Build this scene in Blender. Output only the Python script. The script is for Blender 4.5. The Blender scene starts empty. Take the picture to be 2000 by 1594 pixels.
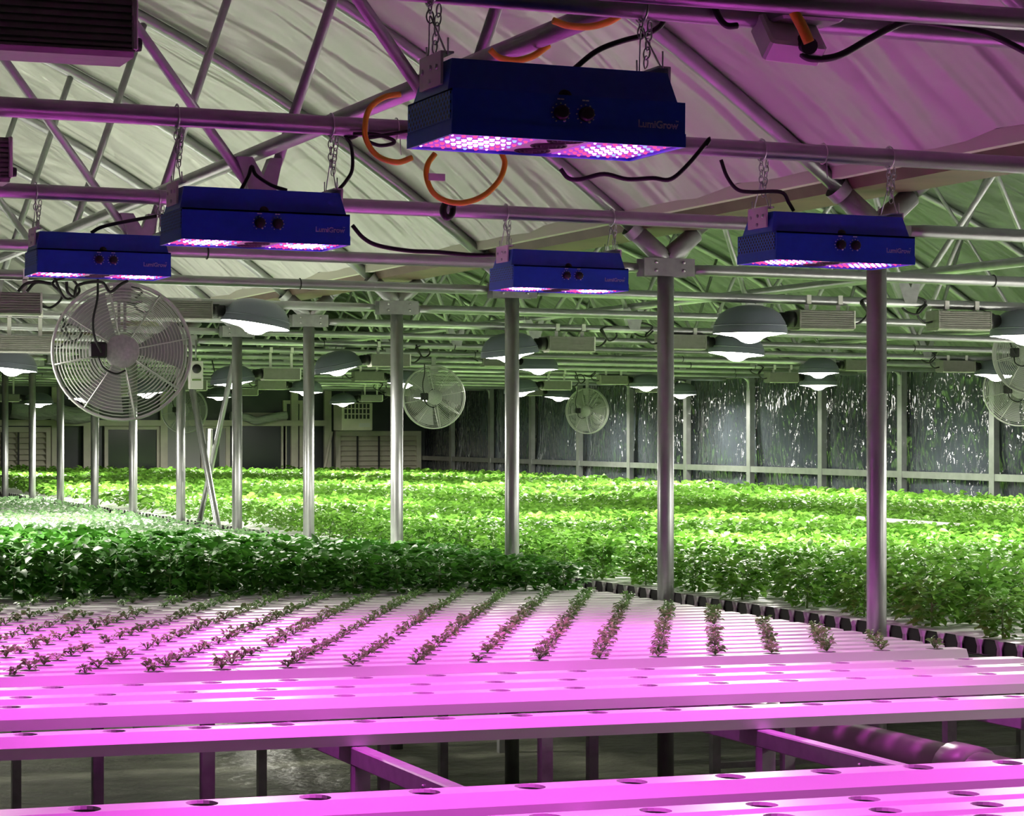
import bpy, math, random
import numpy as np
from mathutils import Vector, Matrix

# ------------------------------------------------------------------ camera model
F_PX, CX, HY, EYE = 4633.0, 1000.0, 838.0, 1.55
TH = math.radians(21.4)
SN, CS = math.sin(TH), math.cos(TH)
SLOPE = 0.0084            # the whole house falls a little towards +X (drainage)
XP = 3.675                # row of posts / gutter
XW = 11.28                # film side wall
YE = 32.3                 # end wall
BZ = EYE - 0.62           # channel tops at the post row


def ray(px, py):
    a, b = (px - CX) / F_PX, (HY - py) / F_PX
    return (SN + CS * a, CS - SN * a, b)


def PY(px, py, Y):
    d = ray(px, py); t = Y / d[1]
    return Vector((d[0] * t, Y, EYE + d[2] * t))


def PX(px, py, X):
    d = ray(px, py); t = X / d[0]
    return Vector((X, d[1] * t, EYE + d[2] * t))


def PZ(px, py, z):
    d = ray(px, py); t = (z - EYE) / d[2]
    return Vector((d[0] * t, d[1] * t, z))


def bz(x):
    """height of the channel tops at x"""
    return BZ - SLOPE * (x - XP)


scene = bpy.context.scene
col = scene.collection
rng = random.Random(7)
nrg = np.random.default_rng(11)


def hide_none(): pass


# ------------------------------------------------------------------ materials
def mat(name, base=(0.8, 0.8, 0.8), rough=0.5, metal=0.0, spec=0.5, noise=None, bump=None, emis=None, estr=0.0):
    m = bpy.data.materials.new(name); m.use_nodes = True
    nt = m.node_tree; b = nt.nodes['Principled BSDF']
    b.inputs['Base Color'].default_value = (*base, 1)
    b.inputs['Roughness'].default_value = rough
    b.inputs['Metallic'].default_value = metal
    b.inputs['Specular IOR Level'].default_value = spec
    if emis:
        b.inputs['Emission Color'].default_value = (*emis, 1)
        b.inputs['Emission Strength'].default_value = estr
    if noise or bump:
        tc = nt.nodes.new('ShaderNodeTexCoord'); mp = nt.nodes.new('ShaderNodeMapping')
        nt.links.new(tc.outputs['Object'], mp.inputs['Vector'])
    if noise:
        sc, amt, stretch = noise
        mp.inputs['Scale'].default_value = stretch
        n = nt.nodes.new('ShaderNodeTexNoise'); n.inputs['Scale'].default_value = sc; n.inputs['Detail'].default_value = 5
        nt.links.new(mp.outputs['Vector'], n.inputs['Vector'])
        r = nt.nodes.new('ShaderNodeValToRGB')
        r.color_ramp.elements[0].position = 0.3; r.color_ramp.elements[1].position = 0.7
        r.color_ramp.elements[0].color = (*[max(0, c * (1 - amt)) for c in base], 1)
        r.color_ramp.elements[1].color = (*[min(1, c * (1 + amt)) for c in base], 1)
        nt.links.new(n.outputs['Fac'], r.inputs['Fac']); nt.links.new(r.outputs['Color'], b.inputs['Base Color'])
    if bump:
        sc, stren, stretch, det, dis = (tuple(bump) + (4, 0.0))[:5]
        mp2 = nt.nodes.new('ShaderNodeMapping'); mp2.inputs['Scale'].default_value = stretch
        nt.links.new(tc.outputs['Object'], mp2.inputs['Vector'])
        n2 = nt.nodes.new('ShaderNodeTexNoise'); n2.inputs['Scale'].default_value = sc; n2.inputs['Detail'].default_value = det; n2.inputs['Distortion'].default_value = dis
        nt.links.new(mp2.outputs['Vector'], n2.inputs['Vector'])
        bp = nt.nodes.new('ShaderNodeBump'); bp.inputs['Strength'].default_value = stren; bp.inputs['Distance'].default_value = 0.05
        nt.links.new(n2.outputs['Fac'], bp.inputs['Height']); nt.links.new(bp.outputs['Normal'], b.inputs['Normal'])
    return m


def leafmat(name, c1, c2, rough=0.42, trans=0.25):
    m = bpy.data.materials.new(name); m.use_nodes = True
    nt = m.node_tree; b = nt.nodes['Principled BSDF']; out = nt.nodes['Material Output']
    tc = nt.nodes.new('ShaderNodeTexCoord')
    n = nt.nodes.new('ShaderNodeTexNoise'); n.inputs['Scale'].default_value = 14; n.inputs['Detail'].default_value = 3
    nt.links.new(tc.outputs['Object'], n.inputs['Vector'])
    oi = nt.nodes.new('ShaderNodeObjectInfo')
    ad = nt.nodes.new('ShaderNodeMath'); ad.operation = 'MULTIPLY_ADD'; ad.inputs[1].default_value = 0.25
    nt.links.new(oi.outputs['Random'], ad.inputs[0]); nt.links.new(n.outputs['Fac'], ad.inputs[2])
    r = nt.nodes.new('ShaderNodeValToRGB')
    r.color_ramp.elements[0].position = 0.35; r.color_ramp.elements[1].position = 0.85
    r.color_ramp.elements[0].color = (*c1, 1); r.color_ramp.elements[1].color = (*c2, 1)
    nt.links.new(ad.outputs[0], r.inputs['Fac']); nt.links.new(r.outputs['Color'], b.inputs['Base Color'])
    b.inputs['Roughness'].default_value = rough
    t = nt.nodes.new('ShaderNodeBsdfTranslucent'); nt.links.new(r.outputs['Color'], t.inputs['Color'])
    mx = nt.nodes.new('ShaderNodeMixShader'); mx.inputs['Fac'].default_value = trans
    nt.links.new(b.outputs[0], mx.inputs[1]); nt.links.new(t.outputs[0], mx.inputs[2])
    nt.links.new(mx.outputs[0], out.inputs['Surface'])
    return m


def emat(name, c, s):
    m = bpy.data.materials.new(name); m.use_nodes = True
    nt = m.node_tree; nt.nodes.remove(nt.nodes['Principled BSDF'])
    e = nt.nodes.new('ShaderNodeEmission'); e.inputs['Color'].default_value = (*c, 1); e.inputs['Strength'].default_value = s
    nt.links.new(e.outputs[0], nt.nodes['Material Output'].inputs['Surface'])
    return m


HPS_W = 14.0
HPS_AREA = 23.0
LED_W = 40.0
LED_AREA = 3.15
M = {}
M['pvc'] = mat('white_plastic', (0.80, 0.80, 0.79), 0.32, noise=(6, 0.05, (0.3, 1, 1)))
M['steel'] = mat('galvanised_steel', (0.36, 0.37, 0.37), 0.42, 0.55, noise=(30, 0.12, (1, 1, 1)))
M['pipe'] = mat('galvanised_pipe', (0.39, 0.40, 0.40), 0.36, 0.8, noise=(12, 0.12, (1, 1, 1)))
M['legs'] = mat('weathered_steel', (0.30, 0.30, 0.30), 0.5, 0.3, noise=(20, 0.2, (1, 1, 1)))
M['gutter'] = mat('brown_gutter', (0.12, 0.082, 0.05), 0.6, 0.1, noise=(5, 0.25, (1, 1, 1)))
M['strip'] = mat('gutter_flange', (0.62, 0.62, 0.50), 0.5)
M['blue'] = mat('blue_enamel', (0.016, 0.088, 0.52), 0.38, 0.0, noise=(60, 0.06, (1, 1, 1)))
M['wet'] = mat('inner_shade_black', (0.010, 0.008, 0.010), 0.45)  # black painted in for the shade inside the white channels
M['black'] = mat('black_rubber', (0.012, 0.012, 0.013), 0.5)
M['dark'] = mat('dark_plastic', (0.03, 0.03, 0.032), 0.45)
M['white'] = mat('white_enamel', (0.78, 0.77, 0.73), 0.4)
M['zinc'] = mat('zinc_wire', (0.55, 0.55, 0.56), 0.3, 0.9)
M['orange'] = mat('orange_cord', (0.95, 0.56, 0.03), 0.45)
M['ballast'] = mat('ballast_grey', (0.24, 0.24, 0.21), 0.5, 0.2, noise=(40, 0.08, (1, 1, 1)))
M['dome'] = mat('reflector_grey', (0.20, 0.22, 0.28), 0.4, 0.3)
M['inner'] = mat('reflector_inside', (0.85, 0.85, 0.85), 0.25, 0.3)
M['fan'] = mat('fan_wire', (0.55, 0.55, 0.54), 0.4, 0.3)
M['blade'] = mat('fan_blade', (0.36, 0.36, 0.37), 0.45, 0.2)
M['motor'] = mat('fan_motor', (0.42, 0.42, 0.42), 0.5, 0.1, noise=(90, 0.15, (1, 1, 1)))
M['floor'] = mat('wet_floor', (0.085, 0.088, 0.065), 0.35, 0.0, noise=(2.2, 0.55, (1, 2.5, 1)), bump=(14, 0.35, (1, 1, 1)))
M['wallfilm'] = mat('dark_film', (0.055, 0.066, 0.078), 0.06, 0.0, 1.0, noise=(0.8, 0.5, (1, 1, 1.3)), bump=(10.0, 0.5, (1, 1.5, 0.55), 0.4, 0.8))
M['endwall'] = mat('dark_board', (0.06, 0.068, 0.078), 0.35, noise=(1.5, 0.4, (1, 1, 1)))
M['beige'] = mat('beige_metal', (0.74, 0.71, 0.58), 0.5, noise=(6, 0.1, (1, 1, 1)))
M['greydoor'] = mat('grey_door', (0.40, 0.41, 0.40), 0.5)
M['darkglass'] = mat('dark_glass', (0.02, 0.024, 0.03), 0.15, spec=0.8)
M['drain'] = mat('grey_drain_pipe', (0.40, 0.33, 0.36), 0.35)
M['clearfilm'] = mat('sleeve_film', (0.6, 0.62, 0.6), 0.2, bump=(9, 0.8, (1, 1, 3)))
M['basil'] = leafmat('basil_leaf', (0.035, 0.15, 0.016), (0.09, 0.30, 0.03), 0.5, 0.22)
M['herb'] = leafmat('herb_leaf', (0.085, 0.26, 0.026), (0.23, 0.48, 0.065), 0.45, 0.28)
M['seed'] = leafmat('seedling_leaf', (0.10, 0.24, 0.06), (0.24, 0.42, 0.12), 0.45, 0.2)
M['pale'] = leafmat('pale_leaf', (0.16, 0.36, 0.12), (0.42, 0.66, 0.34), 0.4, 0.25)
M['stem'] = mat('plant_stem', (0.16, 0.28, 0.07), 0.5)
M['hps'] = emat('lamp_lens_glow', (1.0, 0.97, 0.86), HPS_W)
M['led'] = emat('led_pink', (1.0, 0.16, 0.93), 9.0)
M['ledr'] = emat('led_red', (1.0, 0.03, 0.10), 1.6)
M['ledb'] = emat('led_blue', (0.12, 0.15, 1.0), 1.8)
M['ledplate'] = emat('led_diffuser', (0.62, 0.10, 0.80), 0.32)
M['dialdot'] = mat('white_print', (0.8, 0.8, 0.8), 0.5)


def film_material(name, c):
    m = bpy.data.materials.new(name); m.use_nodes = True
    nt = m.node_tree; b = nt.nodes['Principled BSDF']
    b.inputs['Base Color'].default_value = (*c, 1); b.inputs['Roughness'].default_value = 0.42
    tc = nt.nodes.new('ShaderNodeTexCoord')
    mp = nt.nodes.new('ShaderNodeMapping'); mp.inputs['Scale'].default_value = (0.35, 2.6, 0.35)
    nt.links.new(tc.outputs['Object'], mp.inputs['Vector'])
    n = nt.nodes.new('ShaderNodeTexNoise'); n.inputs['Scale'].default_value = 1.5; n.inputs['Detail'].default_value = 1.5
    n.inputs['Distortion'].default_value = 0.5
    nt.links.new(mp.outputs['Vector'], n.inputs['Vector'])
    n2 = nt.nodes.new('ShaderNodeTexNoise'); n2.inputs['Scale'].default_value = 1.6; n2.inputs['Detail'].default_value = 2.5
    n2.inputs['Distortion'].default_value = 1.6
    nt.links.new(tc.outputs['Object'], n2.inputs['Vector'])
    ad = nt.nodes.new('ShaderNodeMath'); ad.operation = 'MULTIPLY_ADD'; ad.inputs[1].default_value = 0.3
    nt.links.new(n2.outputs['Fac'], ad.inputs[0]); nt.links.new(n.outputs['Fac'], ad.inputs[2])
    bp = nt.nodes.new('ShaderNodeBump'); bp.inputs['Strength'].default_value = 0.8; bp.inputs['Distance'].default_value = 0.3
    nt.links.new(ad.outputs[0], bp.inputs['Height']); nt.links.new(bp.outputs['Normal'], b.inputs['Normal'])
    return m


M['roof'] = film_material('milky_roof_film', (0.62, 0.64, 0.57))
M['roof2'] = film_material('darker_roof_film', (0.17, 0.19, 0.175))  # right bay film in a darker, opaque grey


def grille_material():
    """blue sheet with a diamond pattern of dark punched holes"""
    m = bpy.data.materials.new('punched_blue'); m.use_nodes = True
    nt = m.node_tree; b = nt.nodes['Principled BSDF']; b.inputs['Roughness'].default_value = 0.4
    tc = nt.nodes.new('ShaderNodeTexCoord')
    mp = nt.nodes.new('ShaderNodeMapping'); mp.inputs['Rotation'].default_value = (math.radians(45), 0, 0)
    mp.inputs['Scale'].default_value = (1, 1, 1)
    nt.links.new(tc.outputs['Object'], mp.inputs['Vector'])
    ck = nt.nodes.new('ShaderNodeTexBrick'); ck.offset = 0.0
    ck.inputs['Scale'].default_value = 1.0
    sp = nt.nodes.new('ShaderNodeSeparateXYZ'); nt.links.new(mp.outputs['Vector'], sp.inputs[0])
    cb = nt.nodes.new('ShaderNodeCombineXYZ')
    nt.links.new(sp.outputs['Y'], cb.inputs['X']); nt.links.new(sp.outputs['Z'], cb.inputs['Y'])
    nt.links.new(cb.outputs[0], ck.inputs['Vector'])
    ck.inputs['Brick Width'].default_value = 0.0092; ck.inputs['Row Height'].default_value = 0.0092
    ck.inputs['Mortar Size'].default_value = 0.0017; ck.inputs['Mortar Smooth'].default_value = 0.0
    ck.inputs['Color1'].default_value = (0.004, 0.005, 0.012, 1); ck.inputs['Color2'].default_value = (0.004, 0.005, 0.012, 1)
    ck.inputs['Mortar'].default_value = (0.04, 0.16, 0.62, 1)
    nt.links.new(ck.outputs['Color'], b.inputs['Base Color'])
    return m


M['grille'] = grille_material()


# ------------------------------------------------------------------ mesh builder
class MB:
    def __init__(s): s.v, s.f, s.smooth = [], [], []

    def add(s, vs, fs, smooth=False):
        o = len(s.v); s.v.extend([tuple(p) for p in vs])
        for f in fs: s.f.append(tuple(i + o for i in f)); s.smooth.append(smooth)
        return s

    def box(s, a, b, bev=0.0):
        x0, y0, z0 = a; x1, y1, z1 = b
        if bev <= 0:
            vs = [(x0, y0, z0), (x1, y0, z0), (x1, y1, z0), (x0, y1, z0), (x0, y0, z1), (x1, y0, z1), (x1, y1, z1), (x0, y1, z1)]
            return s.add(vs, [(0, 3, 2, 1), (4, 5, 6, 7), (0, 1, 5, 4), (1, 2, 6, 5), (2, 3, 7, 6), (3, 0, 4, 7)])
        e = bev
        lay = []
        for z, k in ((z0, e), (z0 + e, 0), (z1 - e, 0), (z1, e)):
            lay.append([(x0 + k + e, y0 + k, z), (x1 - k - e, y0 + k, z), (x1 - k, y0 + k + e, z), (x1 - k, y1 - k - e, z),
                        (x1 - k - e, y1 - k, z), (x0 + k + e, y1 - k, z), (x0 + k, y1 - k - e, z), (x0 + k, y0 + k + e, z)])
        vs = [p for l in lay for p in l]; fs = []
        for i in range(3):
            for j in range(8):
                fs.append((i * 8 + j, i * 8 + (j + 1) % 8, i * 8 + 8 + (j + 1) % 8, i * 8 + 8 + j))
        fs.append(tuple(range(7, -1, -1))); fs.append(tuple(range(24, 32)))
        return s.add(vs, fs)

    def frustum(s, a0, a1, z0, b0, b1, z1):
        vs = [(a0[0], a0[1], z0), (a1[0], a0[1], z0), (a1[0], a1[1], z0), (a0[0], a1[1], z0),
              (b0[0], b0[1], z1), (b1[0], b0[1], z1), (b1[0], b1[1], z1), (b0[0], b1[1], z1)]
        return s.add(vs, [(0, 3, 2, 1), (4, 5, 6, 7), (0, 1, 5, 4), (1, 2, 6, 5), (2, 3, 7, 6), (3, 0, 4, 7)])

    def tube(s, pts, r, n=8, closed=False, cap=True):
        pts = [Vector(p) for p in pts]; k = len(pts)
        rs = r if isinstance(r, (list, tuple)) else [r] * k
        up = None; vs = []
        for i, p in enumerate(pts):
            if closed: t = pts[(i + 1) % k] - pts[i - 1]
            else: t = pts[min(i + 1, k - 1)] - pts[max(i - 1, 0)]
            t.normalize()
            if up is None:
                up = Vector((0, 0, 1)) if abs(t.z) < 0.9 else Vector((1, 0, 0))
            up = (up - t * up.dot(t))
            if up.length < 1e-6: up = t.orthogonal()
            up.normalize(); sd = t.cross(up)
            for j in range(n):
                a = 2 * math.pi * j / n
                vs.append(p + (sd * math.cos(a) + up * math.sin(a)) * rs[i])
        fs = []
        for i in range(k if closed else k - 1):
            i2 = (i + 1) % k
            for j in range(n):
                fs.append((i * n + j, i * n + (j + 1) % n, i2 * n + (j + 1) % n, i2 * n + j))
        s.add(vs, fs, True)
        if cap and not closed:
            o = len(s.v) - k * n
            s.f.append(tuple(range(o + n - 1, o - 1, -1))); s.smooth.append(False)
            s.f.append(tuple(range(o + (k - 1) * n, o + k * n))); s.smooth.append(False)
        return s

    def bar(s, p, q, w, h):
        """rectangular bar from p to q, w wide (horizontal), h high"""
        p, q = Vector(p), Vector(q); t = (q - p).normalized()
        up = Vector((0, 0, 1)) if abs(t.z) < 0.95 else Vector((0, 1, 0))
        sd = t.cross(up).normalized(); up = sd.cross(t)
        vs = []
        for c in (p, q):
            for a, b in ((-1, -1), (1, -1), (1, 1), (-1, 1)): vs.append(c + sd * a * w / 2 + up * b * h / 2)
        return s.add(vs, [(0, 1, 2, 3), (7, 6, 5, 4), (0, 4, 5, 1), (1, 5, 6, 2), (2, 6, 7, 3), (3, 7, 4, 0)])

    def lathe(s, prof, n=24, axis='z', c=(0, 0, 0), sx=1.0, sy=1.0):
        vs = []
        for r, z in prof:
            for j in range(n):
                a = 2 * math.pi * j / n
                x, y = r * math.cos(a) * sx, r * math.sin(a) * sy
                if axis == 'z': vs.append((c[0] + x, c[1] + y, c[2] + z))
                elif axis == 'y': vs.append((c[0] + x, c[1] + z, c[2] + y))
                else: vs.append((c[0] + z, c[1] + x, c[2] + y))
        fs = []
        for i in range(len(prof) - 1):
            for j in range(n):
                fs.append((i * n + j, i * n + (j + 1) % n, (i + 1) * n + (j + 1) % n, (i + 1) * n + j))
        return s.add(vs, fs, True)

    def ring(s, c, R, r, axis='y', n=40, m=5):
        pts = []
        for j in range(n):
            a = 2 * math.pi * j / n
            if axis == 'y': pts.append((c[0] + R * math.cos(a), c[1], c[2] + R * math.sin(a)))
            else: pts.append((c[0] + R * math.cos(a), c[1] + R * math.sin(a), c[2]))
        return s.tube(pts, r, m, closed=True)

    def mesh(s, name, m):
        me = bpy.data.meshes.new(name)
        me.from_pydata(s.v, [], s.f)
        me.polygons.foreach_set('use_smooth', s.smooth)
        if m: me.materials.append(m)
        me.update(); return me

    def build(s, name, m, parent=None, loc=(0, 0, 0)):
        return obj(name, s.mesh(name, m), parent, loc)


def obj(name, data, parent=None, loc=(0, 0, 0), rot=None):
    o = bpy.data.objects.new(name, data); col.objects.link(o)
    if parent is not None: o.parent = parent
    o.location = loc
    if rot: o.rotation_euler = rot
    return o


def tag(o, label=None, cat=None, group=None, kind=None):
    if label: o['label'] = label
    if cat: o['category'] = cat
    if group: o['group'] = group
    if kind: o['kind'] = kind
    return o


def empty(name, loc=(0, 0, 0), rz=0.0):
    o = bpy.data.objects.new(name, None); col.objects.link(o)
    o.location = loc; o.rotation_euler = (0, 0, rz); o.empty_display_size = 0.05
    return o


def copy_tree(o, parent=None):
    c = o.copy(); col.objects.link(c)
    if parent is not None: c.parent = parent
    for ch in [x for x in KIDS.get(o.name, [])]: KIDS.setdefault(c.name, []).append(copy_tree(ch, c))
    return c


KIDS = {}


def remember(root):
    bpy.context.view_layer.update()
    for ch in root.children:
        KIDS.setdefault(root.name, []).append(ch)
        for g in ch.children: KIDS.setdefault(ch.name, []).append(g)


def smooth_path(pts, sub=6):
    """Catmull-Rom through the given points"""
    pts = [Vector(p) for p in pts]; out = []
    P = [pts[0] * 2 - pts[1]] + pts + [pts[-1] * 2 - pts[-2]]
    for i in range(1, len(P) - 2):
        a, b, c, d = P[i - 1], P[i], P[i + 1], P[i + 2]
        for k in range(sub):
            t = k / sub
            out.append(0.5 * ((2 * b) + (c - a) * t + (2 * a - 5 * b + 4 * c - d) * t * t + (3 * b - a - 3 * c + d) * t ** 3))
    out.append(pts[-1]); return out


ORD = ['nearest', 'second', 'third', 'fourth', 'fifth', 'sixth', 'seventh', 'eighth', 'ninth', 'tenth', 'eleventh', 'twelfth',
       'thirteenth', 'fourteenth', 'fifteenth', 'sixteenth', 'seventeenth', 'eighteenth', 'nineteenth', 'twentieth']

# ------------------------------------------------------------------ the shell
post_px = [1712, 1300, 1000, 775, 603, 463, 353, 260, 185, 118, 63, 10]
postY = [PX(p, 800, XP).y for p in post_px]
trussY = [3.2, 4.80] + postY + [postY[-1] + 1.42 * i for i in range(1, 7)]
chordZ = [EYE + v for v in (0.608, 0.622, 0.609, 0.583, 0.587)] + [EYE + 0.585] * 30
YB = -1.6
HALF = (XW - XP) / 2


def cz(k, x): return chordZ[k] - SLOPE * (x - XP)


def arch_z(u):
    u = min(u, 2 * HALF - u)
    return EYE + 0.63 + 0.80 * u - 0.105 * u * u


def arch_at(x, gut):
    """roof arch height for a bay whose right/left gutter is at gut..gut+2*HALF"""
    return arch_z(x - gut) - SLOPE * (x - XP)


floor = MB().box((-5, YB - 1, -0.05), (XW + 0.6, YE + 0.6, 0)).build('floor', M['floor'])
tag(floor, 'dark wet floor under the growing benches', 'floor', kind='structure')


def roof(name, gut, xa, xb, m):
    xs = [xa + (xb - xa) * i / 64 for i in range(65)]
    ys = []; yy = [YB] + [1.6] + trussY + [YE]
    for a, b in zip(yy[:-1], yy[1:]):
        for i in range(10): ys.append((a + (b - a) * i / 10, i / 10))
    ys.append((YE, 0))
    vs, fs = [], []
    for y, fr in ys:
        for i, x in enumerate(xs):
            w = math.sin(math.pi * fr)
            edge = max(0, min(1, min(x - gut - .17, gut + 2 * HALF - x - .17) / 0.5))
            fold = 0.012 * math.sin(9 * x + 3 * math.sin(4 * y)) * w
            vs.append((x, y, arch_at(x, gut) + 0.028 + 0.085 * w * edge + fold))
    n = len(xs)
    for j in range(len(ys) - 1):
        for i in range(n - 1): fs.append((j * n + i, j * n + i + 1, (j + 1) * n + i + 1, (j + 1) * n + i))
    o = MB().add(vs, fs, True).build(name, m)
    tag(o, 'pale billowing plastic film roof stretched over the arches', 'ceiling', kind='structure')


roof('ceiling', XP - 2 * HALF, XP - 2 * HALF - 0.05, XP - 0.168, M['roof'])
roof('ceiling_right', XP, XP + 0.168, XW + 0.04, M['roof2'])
XL = XP - 2 * HALF


def wallbox(name, a, b, m, label):
    tag(MB().box(a, b).build(name, m), label, 'wall', kind='structure')


wallbox('wall_left', (XL - 0.08, YB, 0), (XL - 0.03, YE, 2.3), M['wallfilm'], 'film side wall left of the camera')
wallbox('wall_front', (XL, YB - 0.06, 0), (XW, YB - 0.01, 4.0), M['endwall'], 'end wall behind the camera')
# film side wall, slightly rippled
vs, fs = [], []
ny, nz = 260, 30
for j in range(ny + 1):
    y = YB + (YE - YB) * j / ny
    for i in range(nz + 1):
        z = 2.2 * i / nz
        vs.append((XW + 0.03 + 0.02 * math.sin(y * 4.4 + 1.3 * math.sin(z * 3)) + 0.012 * math.sin(y * 11 + z * 5), y, z))
for j in range(ny):
    for i in range(nz):
        a = j * (nz + 1) + i; fs.append((a, a + 1, a + nz + 2, a + nz + 1))
tag(MB().add(vs, fs, True).build('wall_right', M['wallfilm']), 'dark clear plastic film side wall with bright glints', 'wall', kind='structure')
wallbox('wall_back', (XL, YE, 0), (XW + 0.1, YE + 0.06, 4.2), M['endwall'], 'dark far end wall of the greenhouse')
# studs and girt of the side wall
sx = XW - 0.02
for i, px in enumerate([884, 960, 1040, 1133, 1232, 1343, 1467, 1607, 1763, 1943, 2150, 2400]):
    y = PX(px, 800, sx).y
    m = MB().box((sx - 0.035, y - 0.04, 0), (sx + 0.02, y + 0.04, 2.10))
    m.tube(smooth_path([(sx - 0.02, y, 1.95), (sx - 0.06, y, 2.08), (sx - 0.3, y, 2.14)]), 0.022, 6)
    tag(m.build('trim_%d' % (i + 1), M['pipe']), 'galvanised stud of the film side wall', 'stud', kind='structure')
g = MB().box((sx - 0.03, YB, 1.105), (sx - 0.001, YE, 1.165))
tag(g.build('trim_20', M['pipe']), 'pale horizontal rail along the film side wall', 'rail', kind='structure')
g = MB().box((sx - 0.06, YB, 2.08), (sx + 0.05, YE, 2.16))
tag(g.build('trim_21', M['pipe']), 'eave rail along the top of the film side wall', 'rail', kind='structure')

# gutter on the post row
def gutter(name, x, lab):
    root = empty(name, (x, 0, 0))
    tag(root, lab, 'gutter')
    z0 = EYE + 0.725
    m = MB()
    for a, b in (((-0.10, 0), (0.10, 0)), ((-0.10, 0), (-0.135, 0.075)), ((0.10, 0), (0.135, 0.075))):
        m.bar(((a[0] + b[0]) / 2, YB, z0 + (a[1] + b[1]) / 2), ((a[0] + b[0]) / 2, YE, z0 + (a[1] + b[1]) / 2), 0.004, 0.004) if False else None
    prof = [(-0.135, 0.06), (-0.105, 0.0), (0.105, 0.0), (0.135, 0.06), (0.129, 0.06), (0.10, 0.005), (-0.10, 0.005), (-0.129, 0.06)]
    vs = [(p[0], y, z0 + p[1]) for y in (YB, YE) for p in prof]
    fs = [(i, (i + 1) % 8, 8 + (i + 1) % 8, 8 + i) for i in range(8)] + [tuple(range(7, -1, -1)), tuple(range(8, 16))]
    MB().add(vs, fs).build('trough', M['gutter'], root)
    for s in (-1, 1):
        a = MB(); a.bar((s * 0.152, YB, z0 + 0.052), (s * 0.152, YE, z0 + 0.052), 0.030, 0.046)
        tag(a.build('flange', M['strip'] if s < 0 else M['gutter'], root), 'pale olive flange' if s < 0 else None)
    return root


gutter('roof_gutter', XP, 'long brown roof gutter with pale flanges above the row of posts')

# ------------------------------------------------------------------ posts
def make_post(k, y):
    z1 = EYE + 0.59
    root = empty('steel_post', (XP, y, 0))
    tag(root, 'galvanised round steel post, %s along the row running into the distance' % ORD[k], 'post', 'posts carrying the gutter')
    MB().tube([(0, 0, 0.0), (0, 0, z1 + 0.05)], 0.0305, 20).build('tube', M['pipe'], root)
    a = MB()
    for s in (-1, 1):
        a.tube([(0, 0, z1 + 0.01), (s * 0.03, 0, z1 + 0.05), (s * 0.12, 0, z1 + 0.125)], [0.034, 0.036, 0.033], 14)
    a.build('branch_arm', M['steel'], root)
    p = MB(); p.box((-0.10, -0.037, z1 - 0.035), (0.10, -0.031, z1 + 0.03)).box((-0.10, 0.031, z1 - 0.035), (0.10, 0.037, z1 + 0.03))
    gp = p.build('gusset_plate', M['steel'], root)
    for sx_ in (-0.055, 0.055):
        for dz in (-0.015, 0.015): MB().lathe([(0, -0.006), (0.006, -0.006), (0.006, 0.0), (0, 0)], 8, 'y', (sx_, -0.037, z1 + dz)).build('bolt', M['zinc'], gp)
    c = MB(); c.lathe([(0.0405, -0.018), (0.0405, 0.018)], 16, 'z', (0, 0, 0))
    cm = c.build('pipe_clamp', M['steel'], root, (-0.128, 0, z1 + 0.133)); cm.rotation_euler = (0, math.radians(-50), 0)
    return root


for k, y in enumerate(postY):
    make_post(k, y)

# ------------------------------------------------------------------ trusses
WEB = [(1.935, 1.57), (1.935, 3.05), (3.80, 3.05), (3.80, 4.55), (5.67, 4.55), (5.67, 6.03)]


def make_truss(k, y, bay):
    gut = XP if bay else XL
    root = empty('roof_truss', (gut, y, 0))
    where = 'right bay' if bay else 'left bay'
    tag(root, 'pipe roof truss across the %s, %s from the camera' % (where, ORD[k]), 'roof truss', 'trusses of the ' + where)
    L = 2 * HALF
    ch = MB(); ch.tube([(0.115, 0, cz(k, gut + 0.115)), (0.17, 0, cz(k, gut + 0.17)), (L - 0.17, 0, cz(k, gut + L - 0.17)), (L - 0.115, 0, cz(k, gut + L - 0.115))], [0.017, 0.0205, 0.0205, 0.017], 12)
    ch.build('bottom_chord', M['pipe'], root)
    pts = [(0.128 + (L - 0.256) * i / 40, 0, 0) for i in range(41)]
    pts = [(p[0], 0, arch_at(gut + p[0], gut) - 0.002) for p in pts]
    MB().tube(pts, 0.0245, 10).build('arch', M['pipe'], root)
    for i, (a, b) in enumerate(WEB):
        lo = Vector((a + (0.012 if b > a else -0.012), 0.0, cz(k, gut + a) + 0.012)); hi = Vector((b, 0.0, arch_at(gut + b, gut)))
        MB().tube([lo, hi], 0.0145, 8).build('web', M['steel'], root)
    for a in (1.935, 5.67):
        zc = cz(k, gut + a)
        MB().add([(a - 0.03, -0.021, zc), (a + 0.03, -0.021, zc), (a + 0.055, -0.021, zc + 0.12), (a + 0.02, -0.021, zc + 0.12), (a, -0.021, zc + 0.07), (a - 0.03, -0.021, zc + 0.12), (a - 0.075, -0.021, zc + 0.12),
                  (a - 0.03, 0.021, zc), (a + 0.03, 0.021, zc), (a + 0.055, 0.021, zc + 0.12), (a + 0.02, 0.021, zc + 0.12), (a, 0.021, zc + 0.07), (a - 0.03, 0.021, zc + 0.12), (a - 0.075, 0.021, zc + 0.12)],
                 [(0, 1, 2, 3, 4), (0, 4, 5, 6), (7, 11, 10, 9, 8), (7, 13, 12, 11), (0, 7, 8, 1), (1, 8, 9, 2), (2, 9, 10, 3), (3, 10, 11, 4), (4, 11, 12, 5), (5, 12, 13, 6), (6, 13, 7, 0)]).build('gusset_plate', M['steel'], root)
    for t in range(2):
        xx = rng.uniform(0.6, L - 0.6); zz = cz(k, gut + xx)
        MB().ring((0, 0, 0), 0.0225, 0.0028, 'y', 14, 4).build('cable_tie', M['black'], root, (xx, 0, zz)).rotation_euler = (0, 0, math.radians(90))
    return root


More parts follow.
